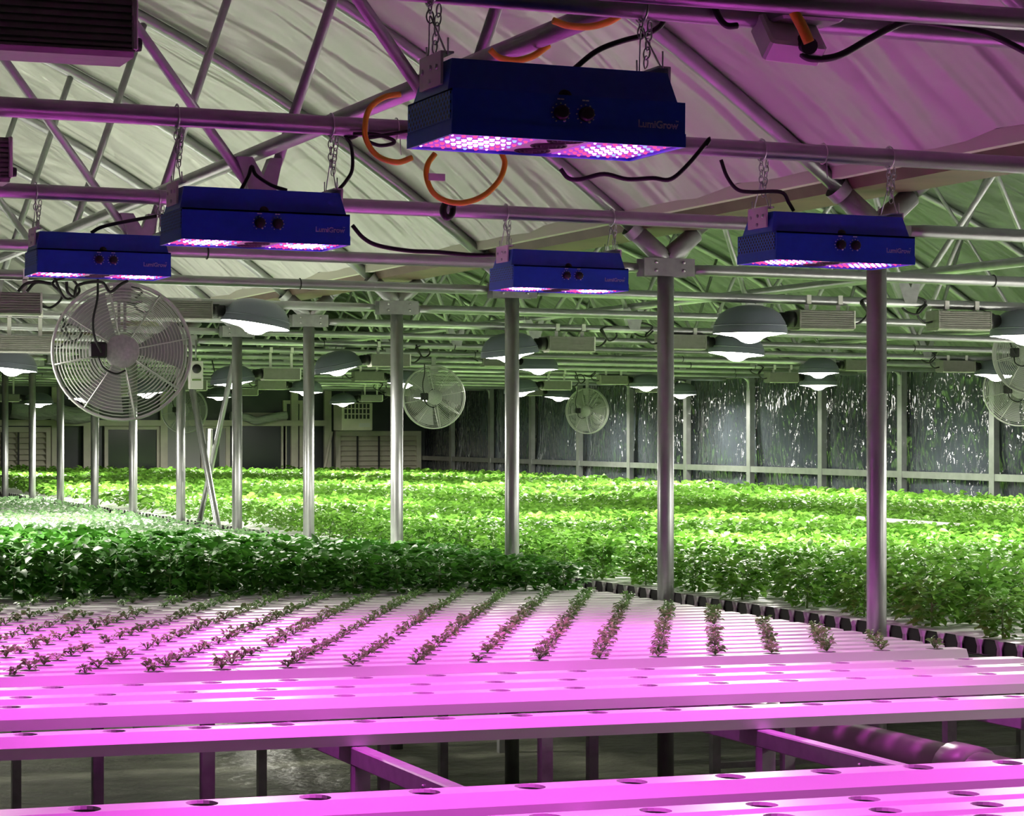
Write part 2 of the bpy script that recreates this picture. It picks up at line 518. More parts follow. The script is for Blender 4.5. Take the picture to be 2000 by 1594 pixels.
for k, y in enumerate(trussY):
    if k <= 12: make_truss(k, y, 0)
    make_truss(k, y, 1)

# ridge-wise purlins
def purlin(x, z, y0, y1, lab, r=0.021):
    m = MB(); m.tube([(x, y0, z), (x, y1, z)], r, 12)
    return tag(m.build('purlin_pipe', M['pipe'], None), lab, 'pipe', 'long purlin pipes')


XU = 1.74
purlin(XU, EYE + 0.765, 1.0, 14.0, 'long pale pipe above the lamps with an orange cord wound round it')
purlin(XP + 1.935, EYE + 0.70, 3.0, 31.0, 'long pipe over the trusses of the bay beyond the posts')
purlin(XP + 5.67, EYE + 0.70, 3.0, 31.0, 'long pipe over the trusses near the film side wall')

# cross bracing in the post row
for (a, b), lab in ((((366, 700), (426, 1025)), 'slanting brace pipe falling away from the eighth post'), (((372, 760), (419, 1010)), 'thin brace pipe beside the wider falling brace'), (((456, 708), (391, 1012)), 'slanting brace pipe crossing the other braces')):
    xb = {366: XP + 0.06, 372: XP + 0.10, 456: XP + 0.15}[a[0]]
    p, q = PX(*a, xb), PX(*b, xb)
    if a[0] == 372: xb_ = 0
    q = p + (q - p) * ((p.z - 0.02) / (p.z - q.z))
    tag(MB().tube([p, q], 0.019 if a[0] != 372 else 0.012, 10).build('brace_pipe', M['pipe']), lab, 'brace', 'crossed brace pipes in the post row')

# ------------------------------------------------------------------ channels
def channel_mesh(name, x0, x1, pitch, off, holes=True, hw=0.030, rx=0.0258, ry=0.0258):
    m = MB()
    zz = lambda x: -SLOPE * (x - XP)
    prof = [(-hw, 0), (-hw - 0.012, -0.023), (-hw - 0.009, -0.047), (hw + 0.009, -0.047), (hw + 0.012, -0.023), (hw, 0)]
    for a, b in zip(prof[:-1], prof[1:]):
        m.add([(x0, a[0], a[1] + zz(x0)), (x0, b[0], b[1] + zz(x0)), (x1, b[0], b[1] + zz(x1)), (x1, a[0], a[1] + zz(x1))], [(0, 1, 2, 3)])
    def q(xa, xb): m.add([(xa, -hw, zz(xa)), (xb, -hw, zz(xb)), (xb, hw, zz(xb)), (xa, hw, zz(xa))], [(0, 1, 2, 3)])
    cur = x0
    if holes:
        x = x0 + off
        while x + 0.035 < x1:
            h = hw
            q(cur, x - h)
            vs = []
            n = 16
            for j in range(n):
                a = 2 * math.pi * j / n; c, s_ = math.cos(a), math.sin(a)
                vs.append((x + rx * c, ry * s_, zz(x + rx * c)))
            for j in range(n):
                a = 2 * math.pi * j / n; c, s_ = math.cos(a), math.sin(a); k = h / max(abs(c), abs(s_))
                vs.append((x + k * c, k * s_, zz(x + k * c)))
            for j in range(n):   # turned-down rim of the hole
                a = 2 * math.pi * j / n; c, s_ = math.cos(a), math.sin(a)
                vs.append((x + rx * c, ry * s_, zz(x + rx * c) - 0.006))
            m.add(vs, [(j, n + j, n + (j + 1) % n, (j + 1) % n) for j in range(n)] + [(2 * n + j, j, (j + 1) % n, 2 * n + (j + 1) % n) for j in range(n)])
            cur = x + h; x += pitch
    q(cur, x1)
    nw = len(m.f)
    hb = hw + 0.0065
    for y0_, z0_, y1_, z1_ in ((-hb, -.045, hb, -.045), (-hb, -.045, -hb - .001, -.024), (hb, -.045, hb + .001, -.024)):  # black sheets put the inner shade under the holes
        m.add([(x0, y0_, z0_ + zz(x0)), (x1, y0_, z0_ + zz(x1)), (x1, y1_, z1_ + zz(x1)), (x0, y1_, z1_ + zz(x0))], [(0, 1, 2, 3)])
    for xx in (x0 + 0.004, x1 - 0.004):  # black faces close the ends, standing in for the darkness within
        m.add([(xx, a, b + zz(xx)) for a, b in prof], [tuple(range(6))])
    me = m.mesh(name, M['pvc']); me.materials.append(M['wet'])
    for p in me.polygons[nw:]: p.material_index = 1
    return me


XE = 3.632
GRP = 'white growing channels of the pink lit bench'
def yrow(px, py, dz=0.0):
    d = ray(px, py); z0 = BZ + dz - EYE + SLOPE * XP
    t = z0 / (d[2] + SLOPE * d[0]); return d[1] * t, d[0] * t

def place_channel(me, y, label, group, z=BZ):
    return tag(obj('growing_channel', me, None, (0, y, z)), label, 'growing channel', group)

def hole_mesh(px, py, pitch=0.188, dz=0.0, hw=0.030, ry=0.0258, rx=0.0258):
    y, x = yrow(px, py, dz)
    off = (x + 0.6) % pitch
    return channel_mesh('growing_channel', -0.6, XE, pitch, off, True, hw, rx, ry), y

# near bench (bottom of the photograph)
meA, yA = hole_mesh(165, 1580, 0.188, 0, 0.034, 0.033)
labs = ['white channel with dark oval holes, farthest back of the nearest bench', 'second white channel with holes, in front of the farthest one on the nearest bench',
        'third white channel with holes, middle of the nearest bench', 'fourth white channel of the nearest bench, at the bottom edge']
place_channel(meA, yA, labs[0], GRP)
for i, (px, py) in enumerate(((1890, 1552), (1923, 1570))):
    me, y = hole_mesh(px, py, 0.188, 0, 0.034, 0.03)
    if i: y = yA - 0.415
    else: y = yA - 0.30
    place_channel(me, y, labs[i + 1], GRP)
for i in range(4):
    o = place_channel(meA, yA - 0.53 - 0.115 * i, labs[3] if i == 0 else 'white channel in the front part of the nearest bench', GRP)

me, y = hole_mesh(222, 1428, 0.183, -0.032)
place_channel(me, y, 'lowest and frontmost white channel with empty holes on the long pink bench', GRP, BZ - 0.032)
for (px, py), lab in zip(((188, 1375.5), (205, 1357), (260, 1338)), ('raised white channel with empty holes just behind the lowest front channel', 'white channel with empty holes, third from the front edge of the pink bench', 'white channel with empty holes beside the first row of seedlings')):
    me, y = hole_mesh(px, py)
    place_channel(me, y, lab, GRP)
y5, _ = yrow(260, 1338); 

# planted channels
PP = 0.1715
plantY = []
yfirst, _ = yrow(210, 1314.5)
meP = [channel_mesh('growing_channel', -0.6, XE, PP, 0.03 + PP * j / 3, True) for j in range(3)]
NPL = 22
for i in range(NPL):
    y = yfirst + 0.117 * i
    if min(abs(y - p) for p in postY) < 0.001: y += 0.03
    plantY.append(y)
    place_channel(meP[i % 3], y, 'white growing channel holding a row of small seedlings under pink light', 'planted white channels of the pink lit bench')
ylast = plantY[-1]

# hedge channels and pale nursery channels further back on the same bench
meS = channel_mesh('growing_channel', -0.6, XE, PP, 0.03, False)
hedgeY = [ylast + 0.15 + 0.117 * i for i in range(20)]
for y in hedgeY: place_channel(meS, y, 'white growing channel hidden under the dark leafy basil', 'channels under the dark basil')
paleY = [hedgeY[-1] + 0.2 + 0.117 * i for i in range(84)]
for y in paleY: place_channel(meS, y, 'brightly lit white channel of pale young plants far down the bench', 'channels of pale young plants')

# herb bench beyond the posts
XC0, XC1 = 3.865, 10.95
CP = 0.107
yc0 = 4.72
meC = channel_mesh('growing_channel', XC0, XC1, PP, 0.1, False)
herbY = []
y = yc0
while y < 31.3:
    herbY.append(y)
    place_channel(meC, y, 'white channel with a dark open end in the herb bench beyond the posts', 'herb channels with open ends')
    y += CP
# notched white end rail
def end_rail(x, y0, y1, lab):
    m = MB(); m.box((x - 0.006, y0, 0), (x + 0.006, y1, 0.047 - 0.004))
    o = m.build('end_rail', M['pvc'], None, (0, 0, bz(x) - 0.047))
    tag(o, lab, 'bench rail')
end_rail(XC0 + 0.016, yc0 - 0.1, 31.3, 'white rail behind the open channel ends along the herb bench')

# ------------------------------------------------------------------ bench frames
def bench(name, xs, y0, y1, legsY, label, ztop):
    root = empty(name, (0, 0, 0)); tag(root, label, 'bench frame')
    for x in xs:
        z = bz(x) - 0.0478 - 0.020 - ztop
        MB().box((x - 0.018, y0, z - 0.02), (x + 0.018, y1, z + 0.02), 0.003).build('rail', M['steel'], root)
        for ly in legsY:
            MB().box((x - 0.017, ly - 0.017, 0), (x + 0.017, ly + 0.017, z - 0.0195)).build('leg', M['legs'], root)
    if ztop:
        for x in xs:
            for a, b in ((2.3, 3.78), (5.13, y1)):
                zt = bz(x) - 0.0476; MB().box((x - 0.014, a, zt - ztop), (x + 0.014, b, zt)).build('packer_strip', M['steel'], root)
    for ly in legsY[:3]:
        z = 0.24
        MB().box((xs[0], ly - 0.01, z - 0.012), (xs[-1], ly + 0.01, z + 0.012)).build('crossbar', M['legs'], root)
    return root


rx = [-0.39, 0.58, 1.555, 2.53, 3.30]
b1 = bench('bench_frame', rx, 2.2, 22.2, [3.0, 4.86, 6.2, 7.65, 9.2, 11.5, 14.5], 'steel bench frame of rails and legs under the pink lit channels', 0.033)
for x in rx[2:4]:
    for d in (0, 0.045):
        MB().lathe([(0, -0.004), (0.005, -0.004), (0.005, 0), (0, 0)], 8, 'x', (x - 0.018, 4.35 + d, bz(x) - 0.047 - 0.053)).build('bolt', M['zinc'], b1)
b2 = bench('bench_frame', [4.1, 5.5, 7.2, 9.0, 10.7], 4.6, 31.4, [4.9, 6.6, 8.3, 10.6, 13.5, 18, 24], 'steel bench frame under the herb channels beyond the posts', 0.0)

# grey drain pipe under the channel ends
root = empty('drain_pipe', (3.50, 0, 0)); tag(root, 'grey drain pipe with couplings running under the pink lit bench', 'pipe')
zp = 0.62
MB().tube([(0, 2.0, zp), (0, 12, zp)], 0.062, 20).build('pipe', M['drain'], root)
for yy in (4.85, 5.55, 6.6, 8.1):
    MB().tube([(0, yy - 0.07, zp), (0, yy - 0.06, zp), (0, yy + 0.06, zp), (0, yy + 0.07, zp)], [0.063, 0.074, 0.074, 0.063], 20).build('coupling', M['drain'], root)

# ------------------------------------------------------------------ plants
def leaf(fold=0.25, curl=0.5):
    t = np.array([0, .28, .62, 1.0]); w = np.array([.10, .46, .40, .03])
    vs = []
    for a, b in zip(t, w):
        zc = 0.12 * a - curl * a * a * .55
        vs += [(a, -b * .8, zc + fold * b), (a, 0, zc), (a, b * .8, zc + fold * b)]
    fs = []
    for i in range(3):
        o = i * 3
        fs += [(o, o + 3, o + 4, o + 1), (o + 1, o + 4, o + 5, o + 2)]
    return np.array(vs, float), np.array(fs, int)


LV, LF = leaf()


def leaves(pos, yaw, pitch, roll, size):
    """stack of leaves -> verts, faces (numpy)"""
    n = len(yaw)
    V = np.repeat(LV[None], n, 0) * size[:, None, None]
    cr, sr = np.cos(roll)[:, None], np.sin(roll)[:, None]
    y, z = V[:, :, 1].copy(), V[:, :, 2].copy()
    V[:, :, 1] = y * cr - z * sr; V[:, :, 2] = y * sr + z * cr
    cp, sp = np.cos(pitch)[:, None], np.sin(pitch)[:, None]
    x, z = V[:, :, 0].copy(), V[:, :, 2].copy()
    V[:, :, 0] = x * cp - z * sp; V[:, :, 2] = x * sp + z * cp
    cy, sy = np.cos(yaw)[:, None], np.sin(yaw)[:, None]
    x, y = V[:, :, 0].copy(), V[:, :, 1].copy()
    V[:, :, 0] = x * cy - y * sy; V[:, :, 1] = x * sy + y * cy
    V += pos[:, None, :]
    Fc = LF[None] + (np.arange(n) * len(LV))[:, None, None]
    return V.reshape(-1, 3), Fc.reshape(-1, 4)


def plant_leaves(n, R, H, lmin, lmax, zlow, r):
    k = r.random(n)
    z = H * (zlow + (1 - zlow) * k ** 0.72)
    env = R * np.sqrt(np.clip(1 - (np.abs(z / H - 0.62) / 0.75) ** 2, 0.05, 1))
    ang = r.random(n) * 2 * np.pi
    rad = env * (0.25 + 0.75 * r.random(n)) * 0.8
    pos = np.stack([rad * np.cos(ang), rad * np.sin(ang), z], 1)
    yaw = ang + r.normal(0, 0.6, n)
    pitch = np.radians(r.normal(10, 18, n)) - 0.35 * (1 - z / H)
    roll = r.normal(0, 0.35, n)
    size = lmin + (lmax - lmin) * r.random(n)
    V, Fc = leaves(pos, yaw, pitch, roll, size)
    V[:, 2] = np.maximum(V[:, 2], 0.004 + 0.004 * r.random(len(V)))
    return V, Fc


def np_mesh(name, V, Fc, m):
    me = bpy.data.meshes.new(name)
    nv, nf = len(V), len(Fc)
    me.vertices.add(nv); me.vertices.foreach_set('co', V.astype(np.float32).ravel())
    me.loops.add(nf * 4); me.loops.foreach_set('vertex_index', Fc.astype(np.int32).ravel())
    me.polygons.add(nf)
    me.polygons.foreach_set('loop_start', np.arange(0, nf * 4, 4, dtype=np.int32))
    me.polygons.foreach_set('loop_total', np.full(nf, 4, dtype=np.int32))
    me.polygons.foreach_set('use_smooth', np.ones(nf, dtype=bool))
    me.materials.append(m); me.update(calc_edges=True); me.validate()
    return me


def stem_mesh(H, R, r, m=None):
    b = MB()
    b.tube([(0, 0, 0.0015), (0.004, 0.002, H * .5), (0, 0.004, H * .92)], [0.004, 0.003, 0.0015], 5)
    for j in range(6):
        a = r.random() * 6.28; z = H * (0.25 + 0.1 * j)
        b.tube([(0.002, 0.001, z), (R * .5 * math.cos(a), R * .5 * math.sin(a), z + 0.03)], [0.002, 0.001], 4)
    return b.mesh('stem', M['stem'])


def protos(kind, nvar, n, R, H, lmin, lmax, zlow, m):
    out = []
    for i in range(nvar):
        V, Fc = plant_leaves(n, R, H, lmin, lmax, zlow, nrg)
        out.append((np_mesh('foliage', V, Fc, m), stem_mesh(H, R, nrg), V, Fc))
    return out


def in_frame(p, mx=60, my=60):
    zc = p[0] * SN + p[1] * CS
    if zc < 1: return False
    u = CX + F_PX * (p[0] * CS - p[1] * SN) / zc; v = HY - F_PX * (p[2] - EYE) / zc
    return -mx < u < 2000 + mx and -my < v < 1594 + my


# --- dark basil hedge
bas = protos('basil', 6, 165, 0.125, 0.165, 0.034, 0.056, 0.02, M['basil'])
nb = 0
for r_, y in enumerate(hedgeY[::2][:9]):
    x = 0.02 + 0.09 * (r_ % 2)
    while x < XE - 0.06:
        p = (x, y, bz(x))
        if in_frame(p, 90, 120):
            root = empty('basil_plant', (x + nrg.normal(0, .012), y + nrg.normal(0, .012), bz(x)), rng.uniform(0, 6.28))
            sc = 1.08 - 0.48 * max(0, min(1, (x - 1.5) / (XE - 1.5))) ** 1.3
            sc *= rng.uniform(0.92, 1.08)
            root.scale = (sc * .5 + .5, sc * .5 + .5, sc)
            tag(root, 'broad leaved dark green basil plant in the leafy hedge behind the seedlings', 'plant', 'dark basil hedge behind the seedlings')
            fo, st, _, _ = bas[rng.randrange(6)]
            obj('foliage', fo, root); obj('stem', st, root); nb += 1
        x += 0.175
print('basil', nb)

# --- herb bench: the nearest 300 as plants of their own, the rest as one mass
herb = protos('herb', 6, 190, 0.102, 0.135, 0.022, 0.040, 0.0, M['herb'])
spots = []
for r_, y in enumerate(herbY[::2]):
    x = XC0 + 0.07 + 0.09 * (r_ % 2)
    while x < XC1 - 0.05:
        spots.append((x, y)); x += 0.185
vis = [s for s in spots if in_frame((s[0], s[1], bz(s[0]) + 0.1), 120, 80)]
vis.sort(key=lambda s: s[0] * SN + s[1] * CS - 0.9 * (s[0] < XC0 + 0.3))
near, far = vis[:300], vis[300:]
for x, y in near:
    root = empty('herb_plant', (x + nrg.normal(0, .01), y + nrg.normal(0, .01), bz(x)), rng.uniform(0, 6.28))
    s = rng.uniform(0.85, 1.15); root.scale = (s, s, s * rng.uniform(0.92, 1.1))
    edge = x < XC0 + 0.3
    tag(root, 'bushy bright green herb plant at the open channel ends of the herb bench' if edge else 'bushy bright green herb plant growing in the near part of the herb bench', 'plant',
        'herbs at the channel ends' if edge else 'herbs in the near part of the bench')
    fo, st, _, _ = herb[rng.randrange(6)]
    obj('foliage', fo, root); obj('stem', st, root)

def mass(name, sp, mats, variants, scale_f, label, cat):
    Vs, Fs, off = [], [], 0
    for x, y in sp:
        vv = variants(x, y); V, Fc = vv[rng.randrange(len(vv))]
        a = rng.uniform(0, 6.28); s = scale_f(x, y); c, sn = math.cos(a), math.sin(a)
        W = np.empty_like(V)
        W[:, 0] = (V[:, 0] * c - V[:, 1] * sn) * s + x + nrg.normal(0, .015)
        W[:, 1] = (V[:, 0] * sn + V[:, 1] * c) * s + y + nrg.normal(0, .015)
        W[:, 2] = V[:, 2] * s * rng.uniform(.85, 1.15) + bz(x)
        Vs.append(W); Fs.append(Fc + off); off += len(V)
    me = np_mesh(name, np.concatenate(Vs), np.concatenate(Fs), mats)
    return tag(obj(name, me), label, cat, kind='stuff')

midv = [plant_leaves(80, 0.105, 0.125, 0.030, 0.048, 0.1, nrg) for _ in range(5)]
farv = [plant_leaves(34, 0.11, 0.12, 0.045, 0.07, 0.3, nrg) for _ in range(5)]
hh = lambda x, y: rng.uniform(0.8, 1.1)
mass('herb_foliage', far, M['herb'], lambda x, y: midv if y < 17 else farv, hh, 'mass of bright green herbs filling the long bench behind the nearer herbs', 'plants')
print('herbs', len(near), len(far))

# --- seedlings
def seedling(r):
    n = 22
    ang = r.random(n) * 6.28; rad = 0.004 + 0.018 * r.random(n)
    z = 0.006 + 0.016 * r.random(n)
    V, Fc = leaves(np.stack([rad * np.cos(ang), rad * np.sin(ang) * .8, z], 1), ang + r.normal(0, .5, n), np.radians(r.normal(8, 22, n)), r.normal(0, .4, n), 0.010 + 0.007 * r.random(n))
    Vs, Fs = [V], [Fc]; off = len(V)
    for i in range(n):     # thin square stalks
        a = np.array([0, 0, 0.0006]); b = np.array([rad[i] * math.cos(ang[i]), rad[i] * .8 * math.sin(ang[i]), z[i]]); w = 0.0008
        q = np.array([a + (-w, 0, 0), a + (w, 0, 0), b + (w, 0, 0), b + (-w, 0, 0), a + (0, -w, 0), a + (0, w, 0), b + (0, w, 0), b + (0, -w, 0)])
        Vs.append(q); Fs.append(np.array([(0, 1, 2, 3), (4, 5, 6, 7)]) + off); off += 8
    return np_mesh('basil_seedling', np.concatenate(Vs), np.concatenate(Fs), M['seed'])

sv = [seedling(nrg) for _ in range(9)]
ns = 0; cand = []
for i, y in enumerate(plantY):
    x = -0.6 + 0.03 + PP * (i % 3) / 3
    while x < XE - 0.05:
        if in_frame((x, y, bz(x)), 25, 10): cand.append((x, y, i))
        x += PP
print('seedling candidates', len(cand))
cand = [c for c in cand if rng.random() > 0.04]
cand.sort(key=lambda c: c[1])
for x, y, i in cand[:318]:
    s = rng.uniform(0.8, 1.2)
    o = obj('basil_seedling', sv[rng.randrange(9)], None, (x, y, bz(x) + 0.001), (0, 0, rng.uniform(0, 6.28))); o.scale = (s, s, s * rng.uniform(.8, 1.15))
    row = 'front' if i < 8 else ('middle' if i < 15 else 'back')
    tag(o, 'tiny curly seedling standing in a hole of the %s planted white channels' % row, 'seedling', 'seedlings in the %s planted channels' % row)
    ns += 1
# pale young plants far down the bench
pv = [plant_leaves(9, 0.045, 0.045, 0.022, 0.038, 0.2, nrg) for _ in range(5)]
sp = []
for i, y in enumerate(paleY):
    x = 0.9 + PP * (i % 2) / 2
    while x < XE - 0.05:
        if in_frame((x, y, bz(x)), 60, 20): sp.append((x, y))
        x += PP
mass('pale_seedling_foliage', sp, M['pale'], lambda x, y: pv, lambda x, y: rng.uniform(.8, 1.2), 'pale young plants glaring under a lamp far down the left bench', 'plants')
print('pale', len(sp))

# ------------------------------------------------------------------ LED grow lights
LW, LD, LH1, LH2 = 0.355, 0.190, 0.064, 0.047
CHAIN_LINK = None


def chain_mesh(length):
    """chain of links hanging down from 0 to -length"""
    m = MB(); z = 0.0; k = 0; L, w, r = 0.017, 0.0055, 0.0013
    while z > -length:
        pts = []
        for j in range(12):
            a = 2 * math.pi * j / 12
            a_, b_ = w * math.cos(a), (L / 2 + 0.001) * math.sin(a)
            pts.append((a_, 0, z - L / 2 + b_) if k % 2 == 0 else (0, a_, z - L / 2 + b_))
        m.tube(pts, r, 5, closed=True); z -= L - 2 * r - 0.001; k += 1
    return m.mesh('links', M['zinc'])


def text_mesh(name, curve, parent, loc, rot):
    t = bpy.data.objects.new(name, curve); col.objects.link(t)
    bpy.context.view_layer.update()
    me = bpy.data.meshes.new_from_object(t.evaluated_get(bpy.context.evaluated_depsgraph_get()))
    bpy.data.objects.remove(t); me.name = name
    if not me.materials: me.materials.append(M['dialdot'])
    return obj(name, me, parent, loc, rot)


def make_led():
    root = empty('grow_light')
    w, d, h = LW, LD, LH1
    b = MB()
    # open-bottomed lower case: four walls and lid
    t = 0.004
    b.box((-w / 2, -d / 2, 0), (w / 2, -d / 2 + t, h)).box((-w / 2, d / 2 - t, 0), (w / 2, d / 2, h))
    b.box((-w / 2, -d / 2 + t, 0), (-w / 2 + t, d / 2 - t, h)).box((w / 2 - t, -d / 2 + t, 0), (w / 2, d / 2 - t, h))
    b.box((-w / 2, -d / 2, h - t), (w / 2, d / 2, h)); b.box((-w / 2 - 0.0008, -d / 2 - 0.0012, 0.0), (w / 2 + 0.0008, -d / 2, 0.019)); b.box((-w / 2 - 0.0012, -d / 2, 0.0), (-w / 2, d / 2, 0.019)); b.box((w / 2, -d / 2, 0.0), (w / 2 + 0.0012, d / 2, 0.019))
    body = b.build('lower_case', M['blue'], root)
    u = MB(); u.frustum((-w / 2 + 0.001, -d / 2 + 0.022), (w / 2 - 0.001, d / 2 - 0.022), h, (-w / 2 + 0.012, -d / 2 + 0.036), (w / 2 - 0.012, d / 2 - 0.036), h + LH2)
    u.build('upper_case', M['blue'], root)
    for s in (-1, 1):
        gq = MB(); gq.box((s * (w / 2 + 0.0004) - 0.0008, -d / 2 + 0.006, 0.022), (s * (w / 2 + 0.0004) + 0.0008, d / 2 - 0.006, h - 0.003))
        gq.build('side_grille', M['grille'], root)
        # white hanging bracket
        xk = s * (w / 2 - 0.004)
        br = MB(); br.box((min(xk, xk + s * 0.004), -0.045, h + 0.012), (max(xk, xk + s * 0.004), 0.045, h + LH2 + 0.012))
        br.box((min(xk, xk - s * 0.016), -0.045, h + LH2 + 0.009), (max(xk, xk - s * 0.016), 0.045, h + LH2 + 0.012))
        bo = br.build('hanging_bracket', M['white'], root)
        for yy, zz in ((-0.03, h + 0.038), (-0.004, h + 0.040), (0.03, h + 0.038), (-0.002, h + 0.02)):
            MB().lathe([(0, s * 0.0065), (0.004, s * 0.0065), (0.004, s * 0.003), (0, s * 0.003)], 8, 'x', (xk, yy, zz)).build('bolt', M['zinc'], bo)
    # knobs with printed dials
    for fx in (0.455, 0.562):
        kx, kz = -w / 2 + w * fx, h * 0.60
        kn = MB(); kn.lathe([(0.0105, 0.0), (0.0100, -0.010), (0.007, -0.012), (0, -0.012)], 18, 'y', (kx, -d / 2, kz))
        ko = kn.build('dial_knob', M['black'], root)
        dd = MB()
        for j in range(11):
            a = math.radians(-60 + 300 * j / 10)
            rr = 0.0135; rad = 0.0011 if j else 0.0021
            if j == 0: rr = 0.012
            cxx, czz = kx + rr * math.cos(a), kz + rr * math.sin(a)
            dd.lathe([(0, -0.0012), (rad, -0.0012), (rad, 0.0006)], 8, 'y', (cxx, -d / 2 - 0.0002 - (0.0012 if czz < 0.019 else 0), czz))
        dd.box((kx - 0.005, -d / 2 - 0.0008, kz + 0.0185), (kx - 0.0005, -d / 2, kz + 0.0205)); dd.box((kx + 0.0005, -d / 2 - 0.0008, kz + 0.0185), (kx + 0.005, -d / 2, kz + 0.0205))
        dd.build('dial_marks', M['dialdot'], ko)
    # rear fan hump seen over the upper case
    hu = MB(); hu.lathe([(0.0105, 0), (0.009, -0.006), (0.0, -0.008)], 16, 'y', (0.0, -d / 2 + 0.0245, h + 0.001))
    hu.build('fan_button', M['black'], root)
    # maker's lettering in outline
    fc = bpy.data.curves.new('lettering', 'FONT'); fc.body = 'LumiGrow'; fc.size = 0.0146; fc.fill_mode = 'NONE'; fc.bevel_depth = 0.00028; fc.bevel_resolution = 0
    fc.space_character = 0.98; fc.resolution_u = 3
    fc.materials.append(M['dialdot'])
    lo = text_mesh('lettering', fc, root, (-w / 2 + w * 0.79, -d / 2 - 0.0005, h * 0.40), (math.radians(90), 0, 0))
    tm = bpy.data.curves.new('trade_mark', 'FONT'); tm.body = 'TM'; tm.size = 0.0035; tm.materials.append(M['dialdot'])
    text_mesh('trade_mark', tm, root, (-w / 2 + w * 0.79 + 0.0590, -d / 2 - 0.0005, h * 0.40 + 0.0095), (math.radians(90), 0, 0))
    # led panels and the fan strip between them
    zb = 0.004
    for s in (-1, 1):
        x0, x1 = (-w / 2 + 0.006, -w * 0.10) if s < 0 else (w * 0.13, w / 2 - 0.006)
        y0, y1 = -d / 2 + 0.006, d / 2 - 0.006
        pl = MB(); pl.box((x0, y0, zb), (x1, y1, zb + 0.003)); a, rb, bb = MB(), MB(), MB()
        nx, ny_ = 8, 8
        for i in range(nx):
            for j in range(ny_):
                xx = x0 + (x1 - x0) * (i + .5) / nx; yy = y0 + (y1 - y0) * (j + .5) / ny_
                e = min(i, j, nx - 1 - i, ny_ - 1 - j)
                cen = math.hypot((i - 3.5) / 3.5, (j - 3.5) / 3.5)
                tgt = a if cen < 0.8 else ((rb if (i * 7 + j * 3) % 5 < 3 else bb) if cen < 1.15 else (a if (i + j) % 2 else rb))
                rad = 0.0052 - 0.0018 * cen
                if cen >= 1.15: rad = 0.0022
                tgt.add([(xx + rad * math.cos(q * math.pi / 3), yy + rad * math.sin(q * math.pi / 3), zb) for q in range(6)] + [(xx + .6 * rad * math.cos(q * math.pi / 3), yy + .6 * rad * math.sin(q * math.pi / 3), zb - rad * .75) for q in range(6)],
                        [(q, (q + 1) % 6, 6 + (q + 1) % 6, 6 + q) for q in range(6)] + [(11, 10, 9, 8, 7, 6)])
        ranges = []
        for q_ in (a, rb, bb):
            n0 = len(pl.f); pl.add(q_.v, q_.f); ranges.append((n0, len(pl.f)))
        pme = pl.mesh('led_panel', M['ledplate'])
        for mi, (mm, (n0, n1)) in enumerate(zip((M['led'], M['ledr'], M['ledb']), ranges)):
            pme.materials.append(mm)
            for p_ in pme.polygons[n0:n1]: p_.material_index = mi + 1
        po = obj('led_panel', pme, root)
        ld = bpy.data.lights.new('led_beam', 'AREA'); ld.shape = 'RECTANGLE'; ld.size = x1 - x0; ld.size_y = y1 - y0
        ld.energy = LED_AREA; ld.color = (1.0, 0.095, 0.93); ld.spread = math.radians(118)
        obj('led_beam', ld, po, ((x0 + x1) / 2, 0, zb - 0.002))
    xs0, xs1 = -w * 0.10 + 0.002, w * 0.13 - 0.002
    st = MB(); st.box((xs0, -d / 2 + 0.005, 0.0045), (xs1, d / 2 - 0.005, 0.0065)); so = st.build('fan_strip', M['white'], root)
    fg = MB()
    for j in range(3):
        c = ((xs0 + xs1) / 2, -d / 2 + d * (j + .5) / 3, 0.0035)
        for R in (0.026, 0.019, 0.012, 0.006): fg.ring(c, R, 0.0012, 'z', 20, 4)
        for q in range(4):
            a_ = q * math.pi / 4 + .4; fg.tube([(c[0] - .026 * math.cos(a_), c[1] - .026 * math.sin(a_), c[2]), (c[0] + .026 * math.cos(a_), c[1] + .026 * math.sin(a_), c[2])], 0.0011, 4)
    fg.build('fan_guard', M['black'], so)
    remember(root)
    return root


led0 = make_led()
